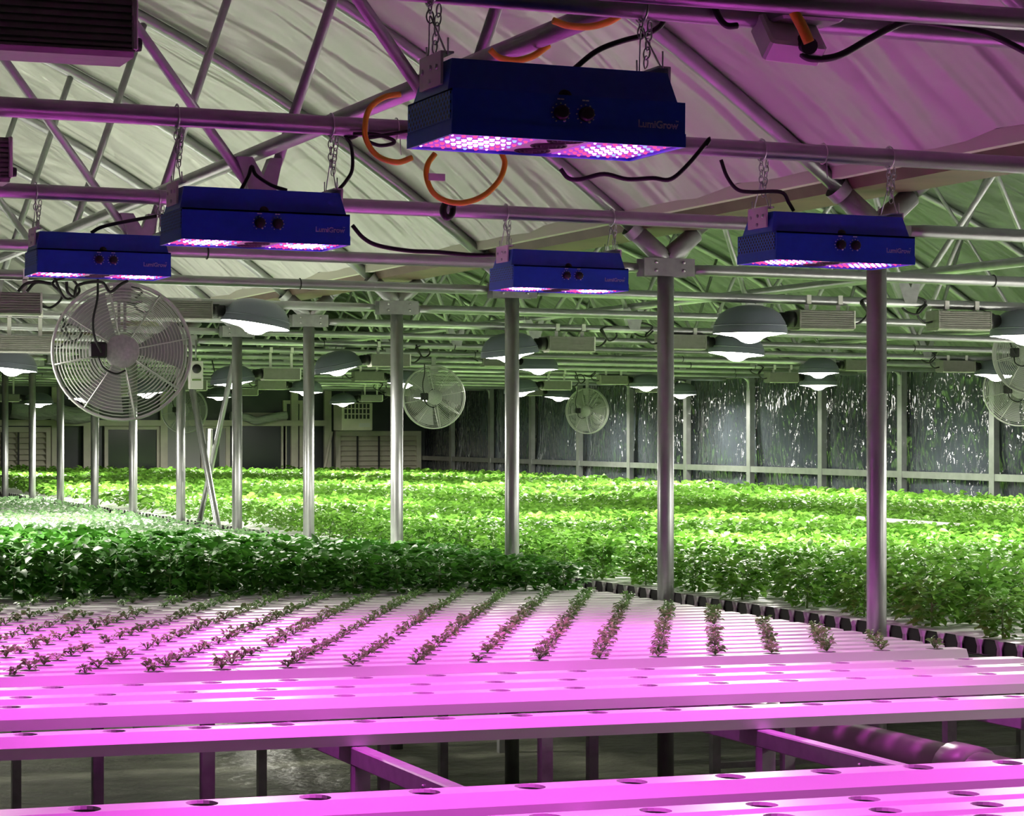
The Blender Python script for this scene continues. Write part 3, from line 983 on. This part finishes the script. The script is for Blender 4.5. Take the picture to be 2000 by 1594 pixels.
# (front-left-bottom corner pixel, truss index, label)
leds = [((883, 264), 0, 'large blue grow light hanging nearest, above the middle of the bench'),
        ((355, 468), 1, 'blue grow light hanging second from the left, overlapping the one on its left'),
        ((1516, 508), 1, 'blue grow light hanging rightmost, in front of the nearest post'),
        ((1003, 562), 2, 'small looking blue grow light in the middle, left of the second post'),
        ((73, 533), 2, 'blue grow light hanging leftmost, above the large fan')]
chains = []
for i, ((px, py), k, lab) in enumerate(leds):
    o = led0 if i == 0 else copy_tree(led0)
    yf = trussY[k] - LD / 2 - (0.03 if k == 0 else 0)
    p = PY(px, py, yf)
    o.location = (p.x + LW / 2, yf + LD / 2, p.z)
    o.rotation_euler = (0, math.radians(0.55), 0)
    tag(o, lab, 'grow light', 'blue grow lights')
    for s, sd in ((-1, 'left'), (1, 'right')):
        xk = p.x + LW / 2 + s * (LW / 2 - 0.012); yk = trussY[k]
        zt = cz(k, xk) + 0.022; zb_ = p.z + LH1 + LH2 + 0.012
        hz = zb_ + 0.062
        ch = empty('hanging_chain', (xk, yk, zt)); tag(ch, 'zinc chain holding up the %s end of %s' % (sd, ['the nearest large blue light', 'the blue light second from the left', 'the rightmost blue light', 'the middle small blue light', 'the leftmost blue light'][i]), 'chain', 'chains of the grow lights')
        n_ = max(0.03, zt - hz + 0.004)
        # loop over the pipe, then the hanging links (a second slack strand beside it)
        MB().ring((0, 0, -0.022), 0.0255, 0.0016, 'y', 18, 5).build('pipe_loop', M['zinc'], ch).rotation_euler = (0, 0, math.radians(90))
        obj('links', chain_mesh(n_), ch)
        obj('links', chain_mesh(min(n_, 0.07)), ch, (0.012, -0.006, -0.045), (0.05, 0.12, 0.6))
        hk = MB(); zz = hz - zt
        fy = yk - (yf + LD / 2)
        hk.tube([(0, -fy - 0.045, zb_ - zt + 0.02), (0, -fy - 0.045, zb_ - zt - 0.004), (0, -fy - 0.036, zb_ - zt + 0.001), (0, -0.002, zz), (0, 0.002, zz), (0, -fy + 0.036, zb_ - zt + 0.001), (0, -fy + 0.045, zb_ - zt - 0.004), (0, -fy + 0.045, zb_ - zt + 0.02)], 0.0014, 5)
        hk.build('hook_wire', M['zinc'], ch)

o = copy_tree(led0); o.location = (2.85, trussY[0] + 0.02, led0.location.z - 0.012)
tag(o, 'blue grow light beyond the right edge, in line with the nearest one', 'grow light', 'blue grow lights')

# ------------------------------------------------------------------ dome lamps
RD = 0.166


def make_lamp(name, side, tilt, drop, lit, gland=False):
    """origin at the rim centre; drop = height of the carrying pipe above the rim"""
    root = empty(name)
    prof_o = [(RD, 0.0), (RD * 0.985, 0.022), (RD * .93, 0.052), (RD * .80, 0.088), (RD * .58, 0.112), (RD * .3, 0.124), (0.0, 0.127)]
    prof_i = [(RD - 0.004, 0.001), (RD * .955, 0.022), (RD * .90, 0.05), (RD * .77, 0.084), (RD * .55, 0.107), (0.0, 0.121)]
    rf = MB().lathe(prof_o, 28).lathe([(RD, 0.0), (RD - 0.004, 0.001)], 28).build('reflector', M['dome'], root)
    MB().lathe(prof_i, 28).build('reflector_inside', M['inner'], rf)
    if lit:
        hl = bpy.data.lights.new('lamp_beam', 'AREA'); hl.shape = 'DISK'; hl.size = RD * 1.7
        hl.energy = HPS_AREA; hl.color = (1.0, 0.96, 0.86); hl.spread = math.radians(174)
        obj('lamp_beam', hl, rf, (0, 0, -0.052))
        MB().lathe([(RD * .965, 0.004), (RD * .7, -0.006), (RD * .46, -0.012), (RD * .35, -0.020), (RD * .24, -0.034), (RD * .12, -0.041), (0.0, -0.043)], 18).build('lens', M['hps'], rf)
    else:
        MB().lathe([(RD * .93, 0.010), (RD * .6, 0.003), (RD * .33, -0.006), (RD * .2, -0.018), (0.0, -0.024)], 18).build('lens', M['clearfilm'], rf)
    MB().ring((0, 0, 0.036), RD * .965, 0.003, 'z', 28, 4).build('seam', M['dome'], rf)
    rf.rotation_euler = (0, math.radians(tilt), 0)
    s = side
    a, b = s * (RD * .90), s * (RD + 0.055)
    sk = MB(); sk.lathe([(0, a), (0.030, a), (0.030, a + s * 0.03), (0.036, a + s * 0.03), (0.036, b), (0, b)], 14, 'x', (0, 0, 0.068)); sk.build('socket', M['black'], root)
    x0, x1 = sorted((b, b + s * 0.275))
    bl = MB(); z0, z1, yw = 0.02, 0.108, 0.055
    # extruded finned case
    n = 9
    for i in range(n):
        zz = z0 + (z1 - z0) * i / n
        if i == 0: bl.frustum((x0, -yw + 0.012), (x1, yw - 0.012), zz, (x0, -yw), (x1, yw), zz + 0.012)
        ww = yw if i % 1 == 0 else yw
        bl.box((x0, -ww, zz + (0.012 if i == 0 else 0)), (x1, ww, zz + (z1 - z0) / n - 0.0035))
        bl.box((x0 + 0.002, -yw + 0.005, zz + (z1 - z0) / n - 0.0036), (x1 - 0.002, yw - 0.005, zz + (z1 - z0) / n + 0.0001))
    bo = bl.build('ballast', M['ballast'], root)
    for f in (x0, x1):
        MB().box((f - 0.004, -yw - 0.002, z0 + 0.008), (f + 0.004, yw + 0.002, z1 + 0.002), 0.002).build('end_cap', M['white'] if f == max(x0, x1) and s > 0 else M['ballast'], bo)
    for q in (0.22, 0.80):
        xb = x0 + (x1 - x0) * q
        br = MB(); br.box((xb - 0.010, -0.003, z1 - 0.004), (xb + 0.010, 0.001, drop - 0.018)); br.box((xb - 0.011, -0.024, drop - 0.020), (xb + 0.011, 0.024, drop - 0.017))
        br.box((xb - 0.011, -0.0255, drop - 0.02), (xb + 0.011, -0.0225, drop + 0.02))
        br.build('hanging_strap', M['white'], root)
    pg = MB(); xe = b + s * 0.275
    if gland:
        pg.lathe([(0, s * 0.016), (0.009, s * 0.016), (0.012, 0.0), (0, 0)], 10, 'x', (xe + s * 0.004, 0, 0.045)); pg.build('cord_gland', M['black'], root)
        return root
    pg.tube(smooth_path([(xe, 0, 0.06), (xe + s * 0.05, 0.0, 0.055), (xe + s * 0.09, -0.01, 0.10), (xe + s * 0.05, -0.02, 0.15), (xe + s * 0.12, -0.01, 0.17), (xe + s * 0.16, 0, 0.12), (xe + s * 0.10, -0.02, 0.09), (xe + s * 0.05, -0.03, drop)]), 0.0055, 6)
    pg.build('power_cord', M['black'], root)
    return root


def near_k(y): return min(range(len(trussY)), key=lambda i: abs(trussY[i] - y))


LAMPS = [  # px, rim y, Y, ballast side, tilt, label
    (498, 636, 10.91, -1, 9, 'dome lamp tilted above the fourth post, lit at its centre'),
    (1465, 652, 9.377, 1, 0, 'large brightly lit dome lamp between the two nearest posts'),
    (1438, 692, 12.41, -1, 4, 'lit dome lamp just below and behind the large one between the nearest posts'),
    (996, 694, 12.41, 1, -7, 'lit dome lamp partly hidden behind the third post'),
    (1052, 722, 18.16, -1, 0, 'lit dome lamp just right of the third post'),
    (661, 722, 15.34, 1, -12, 'strongly tilted bright dome lamp between the fourth and fifth posts'),
    (1599, 729, 16.8, 1, 0, 'grey blue dome lamp left of the nearest post showing only its bulb'),
    (1598, 753, 18.16, -1, 0, 'lit dome lamp directly under the grey blue one left of the nearest post'),
    (2003, 657, 9.377, -1, 0, 'lit dome lamp cut by the right edge, ballast to its left'),
    (1946, 734, 15.34, -1, 3, 'lit dome lamp beside the fan at the right edge'),
    (1018, 766, 20.9, 1, -6, 'small lit dome lamp low behind the third post'),
    (1091, 777, 25.1, -1, 4, 'small lit dome lamp left of the far round fan'),
    (1262, 756, 20.9, -1, 0, 'small dome lamp just left of the second post with a glowing bulb'),
    (1330, 771, 22.3, -1, 0, 'tiny lit dome lamp just right of the second post'),
    (22, 722, 15.34, -1, 6, 'lit dome lamp at the left edge below the ballasts'),
    (455, 748, 16.8, 1, -6, 'lit dome lamp crossed by the sixth post and the brace'),
    (598, 766, 22.3, -1, 2, 'lit dome lamp crossed by the fifth post'),
    (670, 788, 28.0, 1, -3, 'tiny dome lamp above the beige louvres with a glowing bulb'),
    (790, 750, 20.9, -1, 3, 'lit dome lamp seen partly through the middle fan'),
    (165, 777, 20.9, 1, -4, 'lit dome lamp shining through the bottom of the large fan on the left'),
    (288, 768, 19.58, 1, -5, 'lit dome lamp shining through the lower right of the large fan'),
    (75, 789, 26.6, -1, 0, 'tiny dome lamp between the eleventh and tenth posts'),
    (428, 776, 29.4, 1, 0, 'tiny lit dome lamp far away beside the slanting braces'),
    (832, 777, 26.6, -1, 0, 'tiny lit dome lamp behind the middle fan'),
]
for px, py, Y, s, tl, lab in LAMPS:
    k = near_k(Y); Y = trussY[k]
    p = PY(px, py, Y)
    drop = cz(k, p.x) - p.z
    L = make_lamp('dome_lamp', s, tl, drop, True)
    L.location = (p.x, Y, p.z); tag(L, lab, 'lamp', 'dome grow lamps')

for x, k in ((6.6, 1), (9.0, 1), (5.6, 2), (8.2, 2), (7.3, 3), (9.8, 3), (8.3, 4), (9.2, 6), (5.4, 0), (8.0, 0)):  # unseen lamps added past the right edge to brighten the near herbs
    zr = EYE + 0.44 - SLOPE * (x - XP)
    L = make_lamp('dome_lamp', -1, 0, cz(k, x) - zr, True)
    L.location = (x, trussY[k], zr); tag(L, 'added unseen lit dome lamp over the near part of the herb bench', 'lamp', 'added unseen dome lamps over the near part of the herb bench')

# unlit lamps whose ballasts reach into the frame at the left edge
for px, py, Y, lab in ((247, 122, 3.2, 'finned ballast of an unlit lamp in the top left corner'), (12, 360, 4.80, 'end of a ballast at the left edge below the large finned one'),
                       (76, 617, 9.377, 'grey lamp ballast at the left edge above the large fan'), (99, 690, 12.41, 'grey lamp ballast at the left edge just left of the large fan')):
    k = near_k(Y); Y = trussY[k]
    p = PY(px, py, Y)
    zr = p.z - 0.02; xr = p.x - (RD + 0.055 + 0.275)
    L = make_lamp('dome_lamp', 1, 0, cz(k, xr) - zr, Y > 9, Y < 9)
    L.location = (xr, Y, zr); tag(L, lab, 'lamp', 'dome grow lamps')

# ------------------------------------------------------------------ fans
def make_fan(name, R, face):
    """axis along local y; origin at hub centre; face -1: motor side towards -y"""
    root = empty(name)
    dp = R * 0.42
    g = MB()
    nr = 17
    for side in (-1, 1):
        for i in range(nr):
            rr = R * (0.24 + 0.74 * i / (nr - 1)); yy = side * dp / 2 * (1 - 0.55 * (i / (nr - 1)) ** 3)
            g.ring((0, yy, 0), rr, 0.0019 * R / 0.28, 'y', 44, 4)
        for q in range(8):
            a = q * math.pi / 4 + 0.2
            pts = []
            for i in (0, 6, 11, 14, 16):
                rr = R * (0.24 + 0.74 * i / 16); yy = side * dp / 2 * (1 - 0.55 * (i / 16) ** 3) + side * 0.004
                pts.append((rr * math.cos(a), yy, rr * math.sin(a)))
            g.tube(pts, 0.0032 * R / 0.28, 5)
    g.build('wire_guard', M['fan'], root)
    rm = MB()
    for yy in (-1, 0, 1): rm.ring((0, yy * dp * .21, 0), R, 0.006 * R / .28, 'y', 48, 6)
    rm.lathe([(R * 0.992, -dp * .21), (R * 0.992, dp * .21)], 48, 'y') if False else None
    rm.build('rim', M['fan'], root)
    mo = MB(); mo.lathe([(0, -dp * .52), (R * .235, -dp * .52), (R * .25, -dp * .48), (R * .25, -dp * .12), (R * .2, -dp * .05), (0, -dp * .05)], 28, 'y'); mob = mo.build('motor', M['motor'], root)
    MB().box((-R * .47, -dp * .60, -R * .10), (-R * .22, -dp * .44, R * .13), 0.006).build('junction_box', M['black'], mob)
    for q in range(3):
        b = MB(); vs = []; a0 = q * 2 * math.pi / 3 + (0.15 if q else 0.12)
        for i in range(6):
            rr = R * (0.2 + 0.7 * i / 5)
            for j in range(5):
                da = (j / 4 - .5) * (0.62 + 0.18 * i / 5); yy = dp * (0.12 + 0.22 * (j / 4 - .5))
                vs.append((rr * math.cos(a0 + da), yy, rr * math.sin(a0 + da)))
        nv = len(vs); vs += [(v[0], v[1] + 0.003, v[2]) for v in vs]
        fs = []
        for i in range(5):
            for j in range(4):
                o = i * 5 + j; fs.append((o, o + 1, o + 6, o + 5)); fs.append((nv + o + 5, nv + o + 6, nv + o + 1, nv + o))
        b.add(vs, fs, True).build('blade', M['blade'], root)
    return root


def add_fan(px, py, rpx, Y, yaw, lab, cord=True, k=None):
    k = near_k(Y) if k is None else k
    p = PY(px, py, Y); zc = p.x * SN + p.y * CS
    R = rpx * zc / F_PX
    f = make_fan('circulation_fan', R, -1); f.location = p; f.rotation_euler = (0, 0, yaw)
    tag(f, lab, 'fan', 'wire guarded circulation fans')
    h = cz(k, p.x) - p.z
    m = MB(); m.box((-0.02 * R / .28, -0.004, R * .8), (0.02 * R / .28, 0.004, max(h + 0.02, R * 1.04))); m.box((-0.018 * R / .28, -0.012, R * .28), (-0.006 * R / .28, 0.012, R * .85)); m.box((0.006 * R / .28, -0.012, R * .28), (0.018 * R / .28, 0.012, R * .85))
    m.box((-R * .13, -0.03, R * .72), (R * .13, -0.024, R * .98))
    m.build('hanging_bracket', M['motor'], f)
    c = MB(); dp = R * .42
    c.tube(smooth_path([(-R * .30, -dp * .6, -R * .02), (-R * .40, -dp * .75, R * .2), (-R * .42, -dp * .78, R * .45), (-R * .36, -dp * .75, R * .75), (-R * .35, -dp * .6, R * 1.05)]), 0.0048 * R / .28, 6)
    c.tube(smooth_path([(-R * .35, -dp * .55, -R * .08), (-R * .28, -dp * .8, -R * .24), (-R * .1, -dp * .82, -R * .33), (R * .04, -dp * .7, -R * .28)]), 0.0042 * R / .28, 6)
    c.build('power_cord', M['black'], f)
    return f


yawc = -TH
add_fan(238, 687, 134, 9.30, math.radians(-10), 'large fan with a round pink lit motor on the left, below the leftmost blue light')
add_fan(847, 776, 61, 18.16, math.radians(-8), 'round pale green lit fan just right of the fourth post')
add_fan(1147, 803, 44, 23.7, math.radians(-48), 'smallest round pale fan between the third and second posts')
add_fan(2014, 690, 78, 12.9, math.radians(-58), 'upper fan cut off by the right edge, wire rings seen side on')
add_fan(1992, 762, 70, 16.5, math.radians(-30), 'lower fan cut off by the right edge behind the upper one')
add_fan(360, 801, 45, 26.6, math.radians(-30), 'faint pale fan far behind the crossed braces')

# ------------------------------------------------------------------ end wall fittings
def rectY(px0, py0, px1, py1, Y):
    a, b = PY(px0, py0, Y), PY(px1, py1, Y); return a.x, b.x, b.z, a.z


def louvre(px0, py0, px1, py1, lab, cols):
    Y = YE - 0.08
    x0, x1, z0, z1 = rectY(px0, py0, px1, py1, Y)
    z0 = 0.6
    root = empty('louvre_shutter', (x0, Y, z0)); tag(root, lab, 'louvre', 'beige louvre shutters')
    w, h = x1 - x0, z1 - z0
    f = MB(); t = 0.07
    f.box((0, -0.02, 0), (t, 0.08, h)).box((w - t, -0.02, 0), (w, 0.08, h)).box((t, -0.02, h - t), (w - t, 0.08, h)).box((t, -0.02, 0), (w - t, 0.08, t))
    f.build('frame', M['beige'], root)
    n = 11
    sl = MB()
    for i in range(n):
        zz = t + (h - 2 * t) * i / n; dz = (h - 2 * t) / n
        sl.add([(t, -0.015, zz + 0.004), (w - t, -0.015, zz + 0.004), (w - t, 0.04, zz + dz - 0.002), (t, 0.04, zz + dz - 0.002), (t, -0.005, zz), (w - t, -0.005, zz), (w - t, 0.05, zz + dz - 0.004), (t, 0.05, zz + dz - 0.004)], [(0, 1, 2, 3), (7, 6, 5, 4), (0, 4, 5, 1), (3, 2, 6, 7)])
    sl.build('slats', M['beige'], root)
    for c in range(1, cols):
        xx = w * c / cols
        MB().box((xx - 0.012, -0.03, t), (xx + 0.012, -0.018, h - t)).build('linkage_bar', M['dark'], root)


louvre(655, 842, 822, 940, 'beige louvre shutter on the end wall beside the fourth post', 4)
louvre(-30, 834, 100, 945, 'beige louvre shutter on the end wall at the left edge', 4)
# heater box above the louvre
x0, x1, z0, z1 = rectY(668, 786, 728, 841, YE - 1.2)
root = empty('unit_heater', (x0, YE - 1.2, z0)); tag(root, 'grey unit heater with a dark slotted grille hung above the louvres', 'heater')
w, h = x1 - x0, z1 - z0
MB().box((0, 0, 0), (w, 0.4, h), 0.01).build('case', M['beige'], root)
gr = MB()
for i in range(7):
    for j in range(3): gr.box((w * (.08 + .122 * i), -0.004, h * (.42 + .19 * j)), (w * (.08 + .122 * i + .08), 0.001, h * (.42 + .19 * j + .15)))
gr.build('grille', M['dark'], root)
MB().box((w * .55, -0.004, h * .12), (w * .92, 0.001, h * .27)).build('nameplate', M['white'], root)
MB().tube([(w * .2, .2, h), (w * .2, .2, h + 0.5)], 0.01, 6).build('hanger_rod', M['steel'], root)
MB().tube([(w * .8, .2, h), (w * .8, .2, h + 0.5)], 0.01, 6).build('hanger_rod', M['steel'], root)

def framed(name, px0, py0, px1, py1, lab, pane, frame, t=0.05, kind='structure', low=False, mull=0):
    Y = YE - 0.03
    x0, x1, z0, z1 = rectY(px0, py0, px1, py1, Y)
    if low: z0 = 0.0
    root = empty(name, (x0, Y, z0)); tag(root, lab, 'window' if 'window' in name else 'door', kind=kind)
    w, h = x1 - x0, z1 - z0
    f = MB(); f.box((0, -0.04, 0), (t, 0.02, h)).box((w - t, -0.04, 0), (w, 0.02, h)).box((t, -0.04, h - t), (w - t, 0.02, h)).box((t, -0.04, 0), (w - t, 0.02, t))
    for q in range(mull): f.box((w * (q + 1) / (mull + 1) - t / 2, -0.03, t), (w * (q + 1) / (mull + 1) + t / 2, 0.02, h - t))
    f.build('frame', frame, root)
    MB().box((t, -0.015, t), (w - t, 0.01, h - t)).build('pane', pane, root)
    return root, w, h


framed('window_1', 203, 832, 312, 925, 'dark framed opening in the end wall behind the eighth post', M['darkglass'], M['beige'], 0.05)
framed('window_2', 455, 806, 556, 925, 'dark framed opening in the end wall right of the sixth post', M['darkglass'], M['beige'], 0.06)
framed('window_3', 552, 782, 590, 925, 'narrow dark framed opening left of the fifth post', M['endwall'], M['beige'], 0.05)
d, w, h = framed('door_1', 392, 828, 448, 960, 'grey door with a dark narrow window in the end wall', M['greydoor'], M['beige'], 0.06, low=True)
MB().box((0.10, -0.02, h * .62), (0.26, -0.014, h * .95)).build('door_window', M['darkglass'], d)
tag(MB().box((0, 0, 0), (0.5, 0.03, 1.9)).build('wall_panel', M['greydoor'], None, (PY(322, 850, YE - .05).x, YE - 0.05, 0)), 'grey panel of the end wall left of the door', 'panel', kind='structure')
for i, px in enumerate((108, 170, 320, 575, 640)):
    p = PY(px, 850, YE - .1)
    tag(MB().box((-0.05, 0, 0), (0.05, 0.06, 2.2)).build('trim_%d' % (30 + i), M['beige'], None, (p.x, YE - 0.12, 0)), 'pale stud of the far end wall', 'stud', kind='structure')
a, b = PY(0, 826, YE - .2), PY(640, 826, YE - .2)
tag(MB().box((a.x, YE - 0.16, a.z - 0.04), (b.x, YE - 0.125, a.z + 0.04)).build('trim_36', M['beige']), 'pale horizontal rail across the far end wall', 'rail', kind='structure')
# film sleeve rolled up
pts = [PY(px, py, YE - 0.25) for px, py in ((450, 812), (480, 815), (500, 822), (520, 818), (545, 813), (560, 811))]
tag(MB().tube(smooth_path(pts, 4), [0.06] * (5 * 4 + 1), 10).build('hanging_film_roll', M['clearfilm']), 'roll of clear film sagging across the dark end wall opening', 'film')
pts = [PY(px, py, YE - 0.5) for px, py in ((20, 800), (70, 805), (100, 802), (140, 812), (190, 806))]
tag(MB().tube(smooth_path(pts, 4), [0.12] * (4 * 4 + 1), 10).build('hanging_film_duct', M['clearfilm']), 'crumpled film air duct at the left end of the far wall', 'duct')
for px in ((412, 940), (640, 930)):
    pass
tag(MB().tube([PY(648, 843, YE - 0.3), PY(648, 843, YE - 0.3) + (PY(631, 932, YE - 0.3) - PY(648, 843, YE - 0.3)) * 2.42], 0.022, 8).build('brace_pipe', M['beige']), 'pale slanting brace on the end wall left of the louvres', 'brace')
p = PY(384, 705, 15.2); q = PY(384, 760, 15.2)
root = empty('control_box', (p.x, 15.2, q.z)); tag(root, 'pale upright control box with a round black dial right of the large fan', 'control box')
hh_ = p.z - q.z
MB().box((-0.045, 0, 0), (0.045, 0.05, hh_), 0.004).build('case', M['white'], root)
MB().lathe([(0.03, 0), (0.03, -0.01), (0.012, -0.02), (0, -0.02)], 18, 'y', (0.0, 0, hh_ * .72)).build('dial', M['black'], root)
MB().box((-0.03, -0.003, hh_ * .3), (0.03, 0.001, hh_ * .36)).build('label_strip', M['stem'], root)
MB().tube([(0, 0.02, hh_), (0, 0.02, cz(near_k(15.2), p.x) - q.z)], 0.006, 6).build('hanger', M['steel'], root)
tag(MB().tube([PX(411, 838, 4.9), PX(409, 945, 4.9)], 0.02, 8).build('standpipe', M['white']), 'slim white upright pipe behind the crossed braces', 'pipe')
tag(MB().tube([(6.9, 10.0, BZ + 0.10), (6.9, 12.1, BZ + 0.10)], 0.013, 8).build('water_pipe', M['white']), 'thin white pipe lying across the herbs near the right edge', 'pipe')

# ------------------------------------------------------------------ cords
def cord(name, pts, r, m, lab, cat='cord', sub=6):
    return tag(MB().tube(smooth_path(pts, sub), r, 8).build(name, m), lab, cat)


Y0 = trussY[0]; Y1 = trussY[1]; Y2 = trussY[2]
cord('power_cord', [PY(*p, Y0 + .02) for p in ((1115, 140), (1165, 100), (1215, 80), (1260, 68), (1290, 50), (1300, 25), (1310, -20))], 0.0042, M['black'], 'black cord rising from the nearest large blue light to the pipe above')
cord('power_cord', [PY(*p, Y0 + .16) for p in ((1095, 330), (1110, 348), (1135, 350), (1180, 340), (1225, 350), (1275, 348), (1310, 350), (1345, 320), (1385, 272), (1378, 285))], 0.0035, M['black'], 'black cord sagging under the nearest blue light to the pipe on its right')
cord('power_cord', [PY(*p, Y1 - .03) for p in ((1408, 312), (1420, 345), (1440, 370), (1470, 375), (1525, 375), (1540, 395), (1550, 412))], 0.0045, M['black'], 'black cord dropping from the pipe to the rightmost blue light')
cord('power_cord', [PY(*p, Y1 + .35) for p in ((688, 440), (710, 465), (740, 480), (800, 490), (850, 492), (920, 498), (966, 498))], 0.005, M['black'], 'black cord strung between the second and middle blue lights')
cord('power_cord', [PY(*p, Y1 + .04) for p in ((470, 372), (485, 345), (492, 325), (500, 342), (530, 362), (560, 372))], 0.0042, M['black'], 'black cord peaking above the second blue light')
cord('power_cord', [PY(*p, Y1 + .0) for p in ((660, 372), (675, 355), (688, 330), (686, 285), (672, 258), (690, 240), (705, 258), (680, 270), (668, 250))], 0.004, M['black'], 'knotted black cord above the right end of the second blue light')
cord('power_cord', [PY(*p, Y1 - .03) for p in ((690, 262), (730, 262), (765, 272), (768, 280), (740, 284), (715, 272), (740, 266), (800, 256))], 0.004, M['black'], 'black cord looped along the pipe left of the nearest blue light')
cord('power_cord', [PY(*p, Y2 + .02) for p in ((178, 455), (200, 443), (250, 432), (318, 420))], 0.005, M['black'], 'black cord above the leftmost blue light')
cord('power_cord', [PY(*p, Y0 - .05) for p in ((1550, 80), (1565, 105), (1590, 115), (1640, 108), (1700, 75), (1760, 45), (1800, 42), (1880, 55), (1940, 70), (2020, 110))], 0.0055, M['black'], 'thick black cord sweeping from the socket box to the top right corner')
cord('power_cord', [PY(*p, Y0 - .03) for p in ((1370, -10), (1390, 5), (1405, 35), (1420, 50), (1440, 50))], 0.005, M['black'], 'short black cord hanging at the top edge left of the socket box')
cord('power_cord', [PY(*p, Y0 - .03) for p in ((1405, -8), (1430, 8), (1455, 5), (1470, -12))], 0.005, M['black'], 'black cord loop at the very top edge left of the socket box')
cord('power_cord', [PY(*p, 8.9) for p in ((35, 570), (50, 555), (75, 550), (100, 555), (70, 552), (52, 570))], 0.006, M['black'], 'black cord curling above the ballast at the left edge')
cord('power_cord', [PY(*p, 8.9) for p in ((130, 550), (132, 570), (145, 580), (150, 560), (170, 552), (200, 552), (215, 570), (235, 556), (250, 548))], 0.006, M['black'], 'black cord hanging between the leftmost blue light and the fan')

# orange cord wound round the long pipe
def around(y, a, R): return (XU + R * math.cos(a), y, EYE + 0.765 + R * math.sin(a))
pts = []
pts += [PY(*p, 3.9) for p in ((1080, 40), (1110, 50), (1150, 52), (1190, 42), (1222, 22))]
cord('orange_cord', pts, 0.0065, M['orange'], 'highest visible turn of orange cord round the long pale pipe')
cord('orange_cord', [PY(*p, 4.3) for p in ((957, 97), (975, 112), (1005, 118), (1040, 110), (1072, 88))], 0.0065, M['orange'], 'turn of orange cord round the pipe just above the nearest blue light')
cord('orange_cord', [PY(*p, 4.6) for p in ((782, 184), (750, 190), (722, 212), (713, 245), (716, 275), (738, 305), (775, 317), (805, 308))], 0.006, M['orange'], 'loop of orange cord left of the nearest blue light')
oc = cord('orange_cord', [PY(*p, 4.72) for p in ((850, 300), (836, 320), (833, 345), (845, 375), (870, 392), (905, 396), (945, 382), (975, 352), (986, 320), (980, 300))], 0.0062, M['orange'], 'hanging ring of orange cord under the nearest blue light')
tag(MB().box(PY(838, 352, 4.71), PY(868, 340, 4.715)).build('cord_tag', M['white'], oc), 'white paper tag')
cord('orange_cord', [PY(*p, Y0 - .12) for p in ((1536, -15), (1552, 25), (1568, 55), (1580, 83))], 0.0085, M['orange'], 'straight end of orange cord hanging in front of the socket box')
# velcro strap
p = PY(875, 410, Y1 - 0.035)
st = MB(); st.ring((0, 0, 0), 0.013, 0.006, 'y', 18, 8); so = st.build('cord_strap', M['black'], None, p); so.scale = (1, 1.6, 1.25); so.rotation_euler = (0, 0.3, 0.3)
tag(so, 'black strap tying the orange cord to the pipe', 'strap')
# second pipe and socket box in the top right
a, b = PY(1100, -28, Y0 - .12), PY(2000, 38, Y0 - .12)
d_ = (b - a)
tag(MB().tube([a - d_ * .2, b + d_ * .5], 0.017, 12).build('service_pipe', M['pipe']), 'upper of two pink lit pipes crossing the top right corner', 'pipe')
p = PY(1550, 48, Y0 - .03)
root = empty('socket_box', p); tag(root, 'grey socket box clamped under the pipes in the top right', 'socket box')
MB().box((-0.05, -0.035, -0.022), (0.045, 0.035, 0.018), 0.004).build('case', M['white'], root, (-0.005, 0.0, -0.022)).rotation_euler = (math.radians(48), 0.05, 0)
MB().box((-0.043, -0.05, 0.0), (0.06, 0.05, 0.028), 0.004).build('pipe_bracket', M['legs'], root)
MB().tube([(0.004, -0.022, -0.030), (0.000, -0.05, -0.040)], 0.013, 14).build('plug', M['black'], root)
# plastic ties
for i, (px, py, Y, lab) in enumerate(((773, 400, Y1, 'white plastic tie hanging from the pipe below the orange loop'), (1607, 320, Y1, 'white plastic tie on the pipe above the rightmost blue light'), (712, 250, Y1, 'white plastic tie round the knotted cord left of the nearest light'))):
    p = PY(px, py, Y)
    m = MB(); m.ring((0, 0, 0), 0.0235, 0.0014, 'y', 16, 4); m.tube([(0.0, -0.01, -0.02), (0.0, -0.012, -0.055)], 0.0012, 4)
    k = near_k(Y); o = m.build('hanging_cable_tie', M['white'], None, (p.x, Y, cz(k, p.x))); o.rotation_euler = (0, 0, math.radians(90))
    tag(o, lab, 'cable tie')

# ------------------------------------------------------------------ world, camera, view
wd = bpy.data.worlds.new('night'); scene.world = wd; wd.use_nodes = True
wd.node_tree.nodes['Background'].inputs['Color'].default_value = (0.004, 0.006, 0.010, 1)
wd.node_tree.nodes['Background'].inputs['Strength'].default_value = 1.0

cam = bpy.data.cameras.new('camera'); co = bpy.data.objects.new('camera', cam); col.objects.link(co)
co.location = (0, 0, EYE); co.rotation_euler = (math.radians(90), 0, -TH)
cam.sensor_width = 36; cam.lens = 36 * F_PX / 2000; cam.shift_y = (HY - 797) / 2000
cam.clip_start = 0.05; cam.clip_end = 200
scene.camera = co
vs_ = scene.view_settings; vs_.view_transform = 'Standard'; vs_.look = 'None'; vs_.gamma = 1; vs_.exposure = 1.3
scene.cycles.use_denoising = True
scene.cycles.max_bounces = 5; scene.cycles.diffuse_bounces = 3; scene.cycles.adaptive_threshold = 0.04; scene.cycles.glossy_bounces = 3
scene.cycles.sample_clamp_indirect = 6.0
